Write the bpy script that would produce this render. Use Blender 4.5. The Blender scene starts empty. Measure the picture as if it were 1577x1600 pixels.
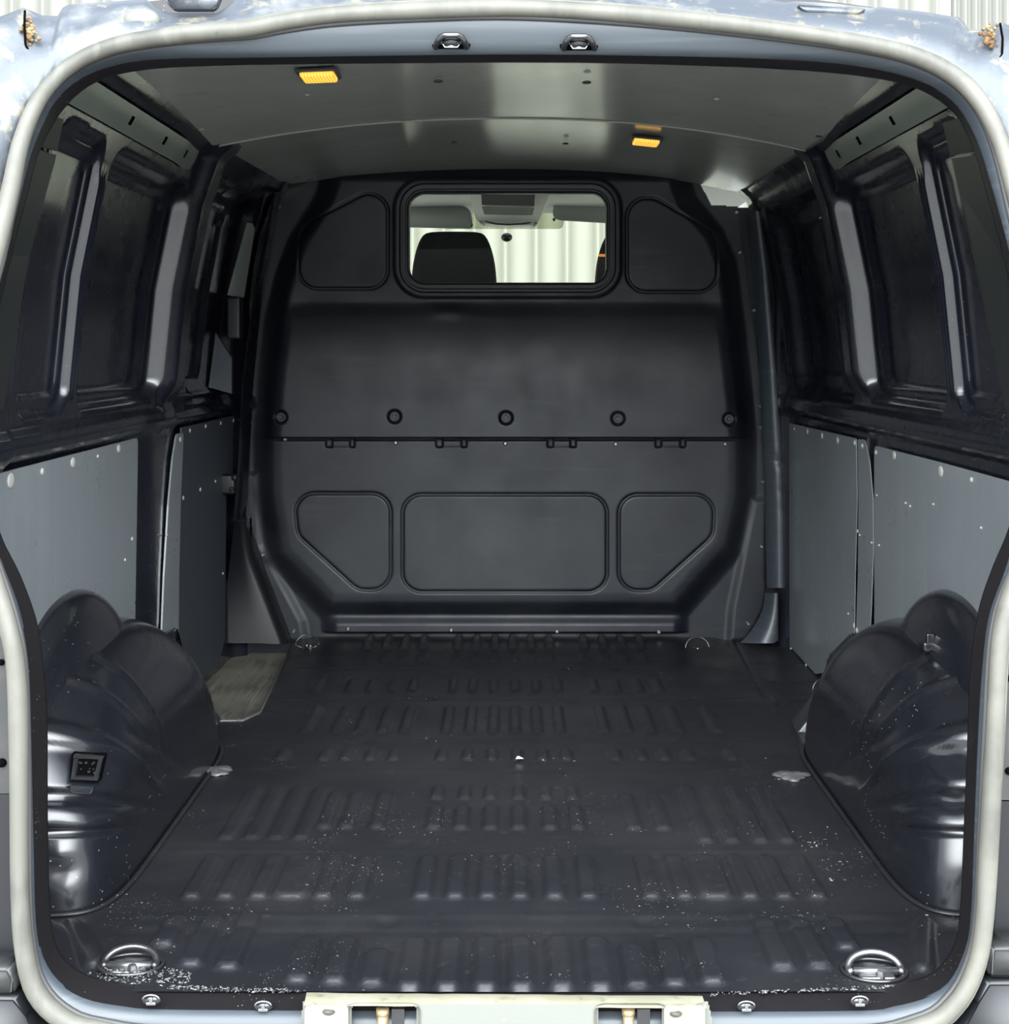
import bpy, bmesh, math, random
import numpy as np
from mathutils import Vector, Matrix, noise as mnoise
random.seed(4)
rng = np.random.RandomState(3)
PI = math.pi

# ------------------------------------------------------------------ camera, sky, exposure
FOC = 2300.0            # focal length in pixels of the 1577 x 1600 frame
H = 0.867               # eye height above the load floor
VX, VY = 800.0, 545.0   # where the long axis of the van vanishes
sc = bpy.context.scene
COL = bpy.data.collections.new('scene'); sc.collection.children.link(COL)
cam = bpy.data.cameras.new('camera'); camo = bpy.data.objects.new('camera', cam); COL.objects.link(camo)
cam.sensor_fit = 'HORIZONTAL'; cam.sensor_width = 36.0; cam.lens = 36.0*FOC/1577.0
cam.shift_x = (788.5-VX)/1577.0; cam.shift_y = -(800.0-VY)/1577.0
camo.location = (0, 0, H); camo.rotation_euler = (PI/2, 0, 0)
cam.clip_start = 0.05; cam.clip_end = 200
sc.camera = camo

sc.view_settings.view_transform = 'Standard'; sc.view_settings.look = 'None'
sc.view_settings.gamma = 1.0; sc.view_settings.use_curve_mapping = False
sc.view_settings.exposure = 1.0

world = bpy.data.worlds.new('sky'); sc.world = world; world.use_nodes = True
wn, wl = world.node_tree.nodes, world.node_tree.links
wn.clear()
wo = wn.new('ShaderNodeOutputWorld'); wb = wn.new('ShaderNodeBackground'); wb.inputs[1].default_value = 0.95
wt = wn.new('ShaderNodeTexCoord'); ws = wn.new('ShaderNodeSeparateXYZ'); wr = wn.new('ShaderNodeValToRGB')
cr = wr.color_ramp
cr.elements[0].position = 0.0; cr.elements[0].color = (0.78, 0.82, 0.86, 1)
cr.elements[1].position = 0.9; cr.elements[1].color = (0.62, 0.71, 0.88, 1)
e = cr.elements.new(0.25); e.color = (0.86, 0.92, 1.0, 1)
wl.new(wt.outputs['Generated'], ws.inputs[0]); wl.new(ws.outputs[2], wr.inputs[0])
wl.new(wr.outputs[0], wb.inputs[0])
# bright hazy patch of sky behind the photographer, above the roofs there
hz = wn.new('ShaderNodeVectorMath'); hz.operation = 'DOT_PRODUCT'; wl.new(wt.outputs['Generated'], hz.inputs[0])
HD = Vector((0, -math.cos(math.radians(24)), math.sin(math.radians(24)))); hz.inputs[1].default_value = HD
hr = wn.new('ShaderNodeMapRange'); hr.interpolation_type = 'SMOOTHSTEP'; hr.inputs[1].default_value = math.cos(math.radians(62)); hr.inputs[2].default_value = math.cos(math.radians(14))
wl.new(hz.outputs['Value'], hr.inputs[0])
sk = wn.new('ShaderNodeMapRange'); sk.interpolation_type = 'SMOOTHSTEP'; sk.inputs[1].default_value = .03; sk.inputs[2].default_value = .26; wl.new(ws.outputs[2], sk.inputs[0])
hm = wn.new('ShaderNodeMath'); hm.operation = 'MULTIPLY'; wl.new(hr.outputs[0], hm.inputs[0]); wl.new(sk.outputs[0], hm.inputs[1])
hs = wn.new('ShaderNodeMath'); hs.operation = 'MULTIPLY'; hs.inputs[1].default_value = 7.5; wl.new(hm.outputs[0], hs.inputs[0])
hb = wn.new('ShaderNodeBackground'); hb.inputs[0].default_value = (.93, .98, 1.0, 1); wl.new(hs.outputs[0], hb.inputs[1])
ha = wn.new('ShaderNodeAddShader'); wl.new(wb.outputs[0], ha.inputs[0]); wl.new(hb.outputs[0], ha.inputs[1]); wl.new(ha.outputs[0], wo.inputs[0])

# ------------------------------------------------------------------ small helpers
def P(px, py, Y):
    return Vector(((px-VX)*Y/FOC, Y, H-(py-VY)*Y/FOC))
def pf(px, py, z=0.0):
    Y = (H-z)*FOC/(py-VY); return ((px-VX)*Y/FOC, Y)
ZP = [-0.3, 0, .66, .75, 1.0, 1.2, 1.33, 1.45]
XP = [.815, .815, .82, .81, .785, .745, .700, .64]
def Fz(z): return np.interp(z, ZP, XP)
def W(px, py):
    lo, hi = 200.0, 1600.0; a = abs(px-VX)
    for _ in range(50):
        s = (lo+hi)/2; z = H-(py-VY)/s
        if a/s > Fz(z): lo = s
        else: hi = s
    return FOC/s, H-(py-VY)/s

def sm(a, b, x):
    t = np.clip((x-a)/(b-a), 0, 1); return t*t*(3-2*t)
def rr(x, y, x0, x1, y0, y1, r):
    cx, cy, hx, hy = (x0+x1)/2, (y0+y1)/2, (x1-x0)/2, (y1-y0)/2
    qx = np.abs(x-cx)-(hx-r); qy = np.abs(y-cy)-(hy-r)
    return np.hypot(np.maximum(qx, 0), np.maximum(qy, 0))+np.minimum(np.maximum(qx, qy), 0)-r
def poly_sdf(x, y, pts):
    d = np.full(x.shape, 1e18); s = np.zeros(x.shape, bool); n = len(pts)
    for i in range(n):
        ax, ay = pts[i]; bx, by = pts[(i+1) % n]
        ex, ey = bx-ax, by-ay
        t = np.clip(((x-ax)*ex+(y-ay)*ey)/(ex*ex+ey*ey+1e-12), 0, 1)
        d = np.minimum(d, (x-ax-ex*t)**2+(y-ay-ey*t)**2)
        c = ((ay > y) != (by > y)) & (x < (bx-ax)*(y-ay)/((by-ay) if by != ay else 1e-12)+ax)
        s ^= c
    return np.where(s, -1, 1)*np.sqrt(d)
def vnoise(x, y, sc_, seed=0):
    r = np.random.RandomState(seed); g = r.rand(64, 64)
    u = x*sc_; v = y*sc_; i = np.floor(u).astype(int); j = np.floor(v).astype(int)
    fu = u-i; fv = v-j; fu = fu*fu*(3-2*fu); fv = fv*fv*(3-2*fv)
    a = g[i % 64, j % 64]; b = g[(i+1) % 64, j % 64]; c = g[i % 64, (j+1) % 64]; d = g[(i+1) % 64, (j+1) % 64]
    return (a*(1-fu)+b*fu)*(1-fv)+(c*(1-fu)+d*fu)*fv-.5

def tag(o, label=None, cat=None, group=None, kind=None):
    if label: o['label'] = label
    if cat: o['category'] = cat
    if group: o['group'] = group
    if kind: o['kind'] = kind
    return o
def thing(name, label, cat, loc=(0, 0, 0), group=None):
    o = bpy.data.objects.new(name, None); COL.objects.link(o); o.location = loc
    o.empty_display_size = 0.02
    return tag(o, label, cat, group)
def link(name, me, mat=None, parent=None, smooth=True):
    o = bpy.data.objects.new(name, me); COL.objects.link(o)
    if mat: me.materials.append(mat)
    if smooth: me.polygons.foreach_set('use_smooth', [True]*len(me.polygons))
    if parent:
        o.parent = parent
        o.matrix_parent_inverse = Matrix.Translation(parent.location).inverted()
    return o
def grid_mesh(name, V, keep=None, flip=False):
    """V: (n, m, 3) array of points; keep: (n-1, m-1) mask"""
    n, m = V.shape[:2]
    idx = np.arange(n*m).reshape(n, m)
    q = np.stack([idx[:-1, :-1], idx[1:, :-1], idx[1:, 1:], idx[:-1, 1:]], -1)
    if keep is not None: q = q[keep]
    q = q.reshape(-1, 4)
    if flip: q = q[:, ::-1]
    used = np.unique(q); remap = np.full(n*m, -1); remap[used] = np.arange(len(used))
    vs = V.reshape(-1, 3)[used]; q = remap[q]
    me = bpy.data.meshes.new(name)
    me.vertices.add(len(vs)); me.vertices.foreach_set('co', vs.astype(np.float32).ravel())
    me.loops.add(len(q)*4); me.loops.foreach_set('vertex_index', q.astype(np.int32).ravel())
    me.polygons.add(len(q)); me.polygons.foreach_set('loop_start', np.arange(0, len(q)*4, 4, dtype=np.int32))
    me.update(calc_edges=True); me.validate()
    return me
def bm_mesh(name, bm):
    bmesh.ops.recalc_face_normals(bm, faces=bm.faces)
    me = bpy.data.meshes.new(name); bm.to_mesh(me); bm.free(); return me
def box(bm, c, d, rot=None, bev=0.0):
    r = bmesh.ops.create_cube(bm, size=1.0); vs = r['verts']
    bmesh.ops.scale(bm, vec=d, verts=vs)
    if bev > 0:
        es = list({e for v in vs for e in v.link_edges})
        rb = bmesh.ops.bevel(bm, geom=es, offset=bev, segments=3, affect='EDGES', profile=.6)
        vs = list({v for f in rb['faces'] for v in f.verts} | {v for v in vs if v.is_valid})
    if rot is not None: bmesh.ops.rotate(bm, cent=(0, 0, 0), matrix=rot, verts=vs)
    bmesh.ops.translate(bm, vec=c, verts=vs)
    return vs
def cyl(bm, p0, p1, r0, r1=None, seg=20):
    p0, p1 = Vector(p0), Vector(p1); d = p1-p0
    r = bmesh.ops.create_cone(bm, cap_ends=True, segments=seg, radius1=r0, radius2=r0 if r1 is None else r1, depth=d.length)
    m = Matrix.Translation((p0+p1)/2) @ d.to_track_quat('Z', 'Y').to_matrix().to_4x4()
    bmesh.ops.transform(bm, matrix=m, verts=r['verts']); return r['verts']
def tube(bm, pts, r, seg=10, closed=False, flat=1.0):
    pts = [Vector(p) for p in pts]; n = len(pts); rings = []; up = None
    for i, p in enumerate(pts):
        a = pts[(i-1) % n] if closed or i > 0 else p
        b = pts[(i+1) % n] if closed or i < n-1 else p
        t = (b-a).normalized()
        if up is None:
            up = Vector((0, 0, 1)) if abs(t.z) < .9 else Vector((0, 1, 0))
        u = (up-t*up.dot(t)).normalized(); up = u; w = t.cross(u)
        rad = r[i] if isinstance(r, (list, tuple)) else r
        rings.append([bm.verts.new(p+u*math.cos(2*PI*k/seg)*rad+w*math.sin(2*PI*k/seg)*rad*flat) for k in range(seg)])
    for i in range(n if closed else n-1):
        A, B = rings[i], rings[(i+1) % n]
        for k in range(seg): bm.faces.new((A[k], A[(k+1) % seg], B[(k+1) % seg], B[k]))
    if not closed:
        bm.faces.new(rings[0][::-1]); bm.faces.new(rings[-1])
def slab(bm, pts, thick):
    """pts: outline in 3-D, thick: extrusion vector"""
    a = [bm.verts.new(p) for p in pts]; b = [bm.verts.new(Vector(p)+Vector(thick)) for p in pts]
    bm.faces.new(a); bm.faces.new(b[::-1]); n = len(a)
    for i in range(n): bm.faces.new((a[i], b[i], b[(i+1) % n], a[(i+1) % n]))
def round_poly(pts, r, seg=6):
    out = []; n = len(pts)
    for i in range(n):
        p = Vector(pts[i]); a = Vector(pts[i-1]); b = Vector(pts[(i+1) % n])
        ra = r[i] if isinstance(r, (list, tuple)) else r
        la, lb = (a-p).length, (b-p).length; k = min(ra, la*.48, lb*.48)
        if k < 1e-5: out.append(tuple(p)); continue
        q0 = p+(a-p).normalized()*k; q1 = p+(b-p).normalized()*k
        for s in range(seg+1):
            t = s/seg; out.append(tuple(q0*(1-t)**2+p*2*t*(1-t)+q1*t*t))
    return out

# ------------------------------------------------------------------ materials
def mat(name, col, rough=.5, metal=0., spec=.5, noise=None, bump=None, speck=None, coat=0., emis=None, rvar=0., streak=None):
    """noise=(scale, colour, amount lo, hi)  speck=(scale, threshold, colour)  bump=(scale, strength)"""
    m = bpy.data.materials.new(name); m.use_nodes = True
    n, l = m.node_tree.nodes, m.node_tree.links; b = n['Principled BSDF']
    b.inputs['Base Color'].default_value = (*col, 1); b.inputs['Roughness'].default_value = rough
    b.inputs['Metallic'].default_value = metal; b.inputs['Specular IOR Level'].default_value = spec
    b.inputs['Coat Weight'].default_value = coat; b.inputs['Coat Roughness'].default_value = .12
    tc = n.new('ShaderNodeTexCoord'); cur = None
    def mixc(fac, c2, prev):
        mx = n.new('ShaderNodeMix'); mx.data_type = 'RGBA'
        l.new(fac, mx.inputs[0])
        if prev is None: mx.inputs[6].default_value = (*col, 1)
        else: l.new(prev, mx.inputs[6])
        mx.inputs[7].default_value = (*c2, 1); return mx.outputs[2]
    def nz(scale, detail=5, vec=None, rg=.6):
        t = n.new('ShaderNodeTexNoise'); t.inputs['Scale'].default_value = scale; t.inputs['Detail'].default_value = detail
        t.inputs['Roughness'].default_value = rg
        l.new(vec or tc.outputs['Object'], t.inputs['Vector']); return t.outputs['Fac']
    def ramp(src, a, b_):
        r = n.new('ShaderNodeMapRange'); r.inputs[1].default_value = a; r.inputs[2].default_value = b_; l.new(src, r.inputs[0]); return r.outputs[0]
    if noise:
        for (s, c2, lo, hi) in (noise if isinstance(noise, list) else [noise]):
            cur = mixc(ramp(nz(s), lo, hi), c2, cur)
    if streak:
        (sv, c2, lo, hi) = streak
        mp = n.new('ShaderNodeMapping'); mp.inputs['Scale'].default_value = sv; l.new(tc.outputs['Object'], mp.inputs[0])
        cur = mixc(ramp(nz(1.0, 3, mp.outputs[0]), lo, hi), c2, cur)
    if speck:
        for (s, th, c2) in (speck if isinstance(speck, list) else [speck]):
            v = n.new('ShaderNodeTexVoronoi'); v.inputs['Scale'].default_value = s; l.new(tc.outputs['Object'], v.inputs['Vector'])
            a = ramp(v.outputs['Distance'], th, th*.6)
            k = ramp(nz(5.0, 3), .5, .62)
            sp = n.new('ShaderNodeSeparateColor'); l.new(v.outputs['Color'], sp.inputs[0])
            k2 = ramp(sp.outputs[0], .72, .8)
            mm = n.new('ShaderNodeMath'); mm.operation = 'MULTIPLY'; l.new(a, mm.inputs[0]); l.new(k, mm.inputs[1])
            m2 = n.new('ShaderNodeMath'); m2.operation = 'MULTIPLY'; l.new(mm.outputs[0], m2.inputs[0]); l.new(k2, m2.inputs[1])
            cur = mixc(m2.outputs[0], c2, cur)
    if cur is not None: l.new(cur, b.inputs['Base Color'])
    if rvar:
        r = n.new('ShaderNodeMapRange'); r.inputs[1].default_value = .3; r.inputs[2].default_value = .7
        r.inputs[3].default_value = max(.02, rough-rvar); r.inputs[4].default_value = rough+rvar
        l.new(nz(7, 6), r.inputs[0]); l.new(r.outputs[0], b.inputs['Roughness'])
    if bump:
        bp = n.new('ShaderNodeBump'); bp.inputs['Distance'].default_value = .002; bp.inputs['Strength'].default_value = bump[1]
        l.new(nz(bump[0], 4), bp.inputs['Height']); l.new(bp.outputs[0], b.inputs['Normal'])
    if emis:
        b.inputs['Emission Color'].default_value = (*emis[0], 1); b.inputs['Emission Strength'].default_value = emis[1]
    return m
M = {}
M['paint'] = mat('satin_black_paint', (.0065, .0072, .0125), .27, spec=.5, coat=.75, rvar=.04, bump=(9, .10), speck=(160, .16, (.25, .25, .25)))
M['arch'] = mat('arch_black_paint', (.0085, .009, .0125), .25, spec=.6, coat=.6, rvar=.06, bump=(14, .12), speck=[(130, .2, (.3, .29, .27))])
M['pillar'] = mat('pillar_paint', (.016, .019, .024), .30, coat=.5, spec=.6, rvar=.03, bump=(6, .15))
M['floor'] = mat('floor_coating', (.0115, .0118, .0145), .38, spec=.5, rvar=.10, bump=(150, .22),
                 noise=[(2.2, (.020, .020, .022), .45, .75), (30, (.028, .028, .029), .62, .78)],
                 speck=[(90, .17, (.30, .29, .26)), (230, .22, (.22, .21, .19)), (22, .07, (.5, .48, .42))])
M['frame'] = mat('frame_black', (.011, .010, .011), .40, spec=.4, bump=(60, .15), speck=[(190, .2, (.28, .24, .18))])
M['header'] = mat('header_paint', (.044, .053, .063), .38, spec=.5, streak=((3, 3, 90), (.07, .082, .093), .55, .75))
M['lip'] = mat('gloss_lip', (.05, .055, .065), .25, spec=.6, coat=.4, speck=(120, .15, (.02, .02, .02)))
M['plastic'] = mat('bulkhead_plastic', (.0066, .0080, .0130), .45, spec=.42, rvar=.07,
                   noise=[(2.3, (.022, .0240, .0280), .47, .70), (9, (.0125, .014, .018), .5, .7)], bump=(30, .12),
                   streak=((4, 4, 40), (.022, .0235, .026), .6, .8))
M['flange'] = mat('flange_metal', (.013, .013, .017), .42, spec=.45, noise=(14, (.022, .021, .023), .5, .7))
M['rubber'] = mat('black_rubber', (.006, .006, .008), .45)
M['board'] = mat('grey_hardboard', (.175, .192, .205), .30, spec=.7, coat=.25, rvar=.04, bump=(5, .06),
                 noise=(3, (.20, .22, .23), .5, .7), streak=((1.5, 25, .9), (.195, .212, .222), .5, .8),
                 speck=[(55, .07, (.35, .35, .34))])
M['darkboard'] = mat('dark_hardboard', (.040, .046, .056), .42, spec=.4, noise=(4, (.04, .044, .05), .5, .7), speck=[(55, .08, (.2, .2, .2))])
M['ceil'] = mat('ceiling_hardboard', (.42, .425, .385), .24, spec=.6, coat=.5, rvar=.03,
                noise=[(2.5, (.47, .475, .42), .48, .7), (16, (.37, .375, .34), .58, .75)], bump=(4, .10))
M['rail'] = mat('rail_painted_sheen', (.17, .195, .165), .28, spec=.5, noise=(5, (.20, .22, .19), .5, .7))  # base tone carries the greenish reflection on the rail
M['post'] = mat('corner_post_sheen', (.017, .019, .018), .35, spec=.45, speck=(60, .12, (.002, .002, .002)))  # tone imitates light reflected by the corner post
M['pane1'] = mat('opaque_grey_pane', (.085, .098, .088), .2, coat=.5)  # plain opaque grey-green for the door slit
M['clay'] = mat('fastener_plug', (.34, .335, .30), .6)
M['clip'] = mat('dark_clip', (.045, .045, .04), .5)
M['seal'] = mat('worn_rubber_seal', (.105, .103, .088), .55, spec=.4, noise=[(7, (.145, .14, .118), .45, .65), (3.3, (.055, .054, .048), .55, .70)],
                streak=((40, 40, 4), (.13, .127, .11), .5, .7), speck=[(30, .10, (.02, .018, .015))])
M['seal_dark'] = mat('seal_carrier', (.045, .045, .045), .5)
M['body'] = mat('silver_blue_body', (.075, .085, .10), .34, metal=.2, spec=.45, bump=(11, .9),
                noise=[(9, (.16, .168, .17), .5, .62), (24, (.24, .215, .155), .56, .68), (70, (.10, .095, .075), .60, .72)])
M['rust'] = mat('rusty_flakes', (.12, .06, .02), .9, noise=(60, (.22, .17, .09), .45, .6), bump=(80, 1))
M['steel'] = mat('bare_steel', (.26, .26, .27), .32, metal=.9, noise=(40, (.2, .2, .2), .5, .7))
M['blacksteel'] = mat('black_gloss_steel', (.02, .02, .022), .16, spec=.6, coat=.6)
M['brass'] = mat('brass_pin', (.48, .36, .20), .38, metal=.6, noise=(70, (.3, .18, .08), .5, .7))
M['cream'] = mat('cream_sill_plastic', (.25, .24, .17), .6, noise=[(12, (.31, .295, .22), .45, .62), (45, (.15, .14, .095), .58, .72)], bump=(60, .3))
M['greysill'] = mat('grey_sill_plastic', (.15, .155, .138), .45, noise=[(14, (.40, .40, .36), .62, .66)], bump=(40, .2))
M['hole'] = mat('dark_cavity', (.003, .003, .003), .9, spec=.0)
M['bumper'] = mat('bumper_plastic', (.030, .031, .031), .42, noise=(20, (.042, .042, .04), .5, .7))
M['bumperdark'] = mat('dark_bumper_plastic', (.008, .009, .011), .35)
M['well'] = mat('dusty_step_rubber', (.07, .066, .058), .75, noise=[(6, (.14, .13, .105), .42, .62)], streak=((60, 5, 5), (.17, .16, .13), .5, .75), bump=(60, .3))
M['chrome'] = mat('chromed_wire', (.35, .36, .38), .22, metal=1.)
M['tape'] = mat('silver_scrape', (.11, .11, .11), .38, metal=.3, noise=(50, (.15, .15, .15), .5, .65), bump=(70, 1))
M['headliner'] = mat('pale_headliner', (.42, .44, .40), .8)
M['visor'] = mat('grey_sun_visor', (.20, .215, .20), .7)
M['console'] = mat('pale_console_plastic', (.52, .54, .48), .5)
M['screen'] = mat('dark_display', (.06, .062, .07), .3)
M['seat'] = mat('charcoal_seat_fabric', (.011, .012, .0145), .85, noise=(40, (.015, .0155, .018), .45, .6))
M['amber_glint'] = mat('amber_lamp_glint', (.7, .25, .03), .3, emis=((1, .4, .05), .25))  # glow stands in for a ceiling lamp mirrored in the window
M['wallclad'] = mat('cream_steel_cladding', (.165, .165, .142), .5, noise=(1.5, (.178, .178, .155), .4, .7))
M['ground'] = mat('pale_concrete', (.42, .41, .38), .85, noise=(3, (.36, .35, .32), .4, .7))
M['mirror'] = mat('mirror_mount', (.01, .01, .012), .3)
# amber lamp lens, ribbed and lit
lm = mat('lit_amber_lens', (.9, .45, .05), .25)
n, l = lm.node_tree.nodes, lm.node_tree.links
wv = n.new('ShaderNodeTexWave'); wv.inputs['Scale'].default_value = 55; wv.bands_direction = 'X'
tcn = n.new('ShaderNodeTexCoord'); l.new(tcn.outputs['Object'], wv.inputs['Vector'])
rp = n.new('ShaderNodeValToRGB'); rp.color_ramp.elements[0].color = (.8, .28, .01, 1); rp.color_ramp.elements[1].color = (1, .62, .12, 1)
l.new(wv.outputs['Fac'], rp.inputs[0]); b = n['Principled BSDF']; l.new(rp.outputs[0], b.inputs['Emission Color']); b.inputs['Emission Strength'].default_value = .62
M['lens'] = lm
def glass_mat(name, tint, refl=.08):
    m = bpy.data.materials.new(name); m.use_nodes = True; n, l = m.node_tree.nodes, m.node_tree.links
    n.remove(n['Principled BSDF']); o = n['Material Output']
    t = n.new('ShaderNodeBsdfTransparent'); t.inputs[0].default_value = (*tint, 1)
    g = n.new('ShaderNodeBsdfGlossy'); g.inputs['Roughness'].default_value = .02
    lw = n.new('ShaderNodeFresnel'); lw.inputs[0].default_value = 1.10
    mx = n.new('ShaderNodeMixShader'); l.new(lw.outputs[0], mx.inputs[0]); l.new(t.outputs[0], mx.inputs[1]); l.new(g.outputs[0], mx.inputs[2])
    l.new(mx.outputs[0], o.inputs[0]); return m
M['glass'] = glass_mat('clear_glass', (.97, .98, .95))
M['shade'] = glass_mat('shaded_glass_band', (.66, .68, .60))
M['smoked'] = glass_mat('greenish_door_glass', (.30, .33, .28))

# ------------------------------------------------------------------ outdoors: ground and the clad building in front of the van
bm = bmesh.new(); box(bm, (0, 2, -.62), (40, 40, .10)); tag(link('ground', bm_mesh('ground', bm), M['ground'], smooth=False), kind='structure')
YW = 8.5; pitch = 48*YW/FOC
def clad(x0, x1, pit, w, yw, name):
    prof = []; x = x0
    while x < x1:
        prof += [(x, 0), (x+w*.6, -.045), (x+w*2, -.045), (x+w*2.6, 0)]
        x += pit
    V = np.zeros((len(prof), 2, 3))
    for i, (a, d) in enumerate(prof):
        V[i, :, 0] = a; V[i, :, 1] = yw+d; V[i, 0, 2] = -.57; V[i, 1, 2] = 5.2
    o = link(name, grid_mesh(name, V), M['wallclad'], smooth=False); tag(o, kind='structure')
clad(-5.2, (1480-VX)*YW/FOC, pitch, .014, YW, 'wall_outside_front')
clad((1482-VX)*YW/FOC, 5.0, .060, .010, YW-.05, 'wall_outside_right')

# ------------------------------------------------------------------ side walls: one pressed-steel sheet each
def rib_profile(Y, Z, side):
    I = np.zeros(Y.shape)
    def rec(y0, y1, z0, z1, r, dep, ef, e=.022):
        d = rr(Y, Z, y0, y1, z0, z1, r)
        wdt = np.where(Y > (y0+y1)/2, ef, e)
        return dep*sm(0, 1, (-d+wdt*.5)/wdt)
    # rear bay: two blind window panes with a post between them
    I -= rec(2.735, 3.35, .755, 1.232, .05, .030, .020) + rec(2.79, 3.29, .785, 1.205, .035, .014, .010, .010)
    I -= rec(2.40, 2.668, .755, 1.240, .05, .015, .012) + rec(2.43, 2.648, .785, 1.212, .03, .008, .008, .010)
    # three thin pressed flutes on the post
    for yc in (2.672, 2.688, 2.704):
        I += .0055*np.exp(-((Y-yc)/.0042)**2)*sm(.76, .80, Z)*(1-sm(1.16, 1.20, Z))
    if side > 0:
        I -= rec(3.47, 4.215, .745, 1.255, .06, .050, .050)
        I += .030*sm(.016, .0, np.abs(Y-3.66)-.020)*sm(.75, .80, Z)*(1-sm(1.19, 1.225, Z))
        I -= .012*sm(0, 1, (-rr(Y, Z, 3.72, 4.13, .80, 1.20, .03)+.006)/.012)
        I -= .012*sm(0, 1, (-rr(Y, Z, 3.49, 3.60, .80, 1.20, .03)+.006)/.012)
        I += .026*sm(3.345, 3.375, Y)*(1-sm(3.44, 3.46, Y))*sm(.74, .82, Z)
    else:
        I += .036*sm(3.345, 3.385, Y)*(1-sm(3.47, 3.485, Y))*sm(.70, .80, Z)+.020*sm(3.16, 3.30, Y)*(1-sm(3.47, 3.485, Y))*(1-sm(.66, .74, Z))*sm(.15, .25, Z)
        I -= rec(3.50, 4.215, .745, 1.285, .05, .045, .040)
        I -= .016*sm(0, 1, (-rr(Y, Z, 3.60, 4.00, .79, 1.24, .04)+.008)/.016)
        # sill shelf of the sliding door below its window
        I -= .03*sm(3.50, 3.53, Y)*(1-sm(4.20, 4.22, Y))*sm(.69, .71, Z)*(1-sm(.735, .745, Z))
    # belt bead and lower bead
    I += .013*sm(.672, .692, Z)*(1-sm(.716, .742, Z))
    I += .006*np.exp(-((Z-.70)/.006)**2)
    # B pillar beside the bulkhead
    I += .042*sm(4.262, 4.300, Y)*(1-.75*sm(.7, 1.15, Z))
    # corner post beside the rear opening: joint and a few pressings
    I -= .006*np.exp(-((Z-1.185)/.004)**2)*(1-sm(2.36, 2.38, Y))
    I += .010*(1-sm(2.33, 2.37, Y))
    # roof rail
    I += .020*sm(1.300, 1.335, Z)
    # shallow dents so that the sheet does not read as perfect
    I += .0009*vnoise(Y, Z, 3, 5)+.0002*vnoise(Y, Z, 9, 6)
    return I
for side, nm in ((1, 'wall_right'), (-1, 'wall_left')):
    ys = np.concatenate([np.arange(2.06, 2.62, .0065), np.arange(2.62, 2.76, .0025), np.arange(2.76, 3.32, .0065), np.arange(3.32, 3.42, .0035), np.arange(3.42, 3.60, .0065), np.arange(3.60, 3.72, .003), np.arange(3.72, 4.385, .0065)]); zs = np.arange(-.10, 1.375, .0065)
    Y, Z = np.meshgrid(ys, zs, indexing='ij')
    I = rib_profile(Y, Z, side)
    X = side*(Fz(Z)-I)
    keep = None
    if side < 0:   # the sliding door glass shows as one narrow slit
        yc, zc = (Y[:-1, :-1]+Y[1:, 1:])/2, (Z[:-1, :-1]+Z[1:, 1:])/2
    yc, zc = (Y[:-1, :-1]+Y[1:, 1:])/2, (Z[:-1, :-1]+Z[1:, 1:])/2
    front = yc > 2.07+np.maximum(0, zc-.62)*.29
    keep = front if keep is None else keep & front
    V = np.stack([X, Y, Z], -1)
    o = link(nm, grid_mesh(nm, V, keep, flip=side > 0), M['paint']); tag(o, kind='structure')
# glass of the slit, as an opaque grey pane
bm = bmesh.new(); slab(bm, [P(x, y, 4.17) for x, y in ((355, 461), (381, 465), (398, 358), (395, 349), (386, 348))], (0, .008, 0))
tag(link('window_1', bm_mesh('window_1', bm), M['pane1'], smooth=False), kind='structure')

# outer skin behind the walls (closes the body)
def skin(name, side):
    V = np.zeros((2, 8, 3))
    for i, y in enumerate((2.06, 4.40)):
        for j, z in enumerate(np.linspace(-.45, 1.37, 8)):
            V[i, j] = (side*(.93 if z < .8 else .93-.22*(z-.8)**1.1), max(y, 2.06+max(0, z-.6)*.36), z)
    if side < 0:
        a = V
        ys_ = [2.06, 3.95, 4.22, 4.40]; zs_ = [-.45, 0, .5, .98, 1.26, 1.37]
        V = np.zeros((4, 6, 3))
        for i, y in enumerate(ys_):
            for j, z in enumerate(zs_): V[i, j] = (side*(.93 if z < .8 else .93-.22*(z-.8)**1.1), max(y, 2.06+max(0, z-.6)*.36), z)
        keep = np.ones((3, 5), bool); keep[1, 3] = False
        me = grid_mesh(name, V, keep)
    else: me = grid_mesh(name, V)
    tag(link(name, me, M['body'], smooth=False), kind='structure')
skin('trim_outer_skin_right', 1); skin('trim_outer_skin_left', -1)

# strip along each roof rail, with slots; its greenish reflection is painted on
for side, nm in ((1, 'trim_roof_rail_right'), (-1, 'trim_roof_rail_left')):
    ys = np.arange(2.28, 3.30, .01); zz = np.linspace(1.262, 1.309, 7)
    Y, Z = np.meshgrid(ys, zz, indexing='ij')
    t = (Z-1.262)/.047
    X = side*(Fz(Z)-.010-.010*t-.003*np.sin(PI*t)+.012*sm(3.1, 3.3, Y))
    c = (Y[:-1, :-1]+Y[1:, 1:])/2; zc = (Z[:-1, :-1]+Z[1:, 1:])/2
    keep = np.ones(c.shape, bool)
    for y0 in (2.70, 2.96, 3.16): keep &= ~((np.abs(c-y0) < .009) & (np.abs(zc-1.285) < .007))
    tag(link(nm, grid_mesh(nm, np.stack([X, Y, Z], -1), keep, flip=side > 0), M['rail']), kind='structure')

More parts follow.
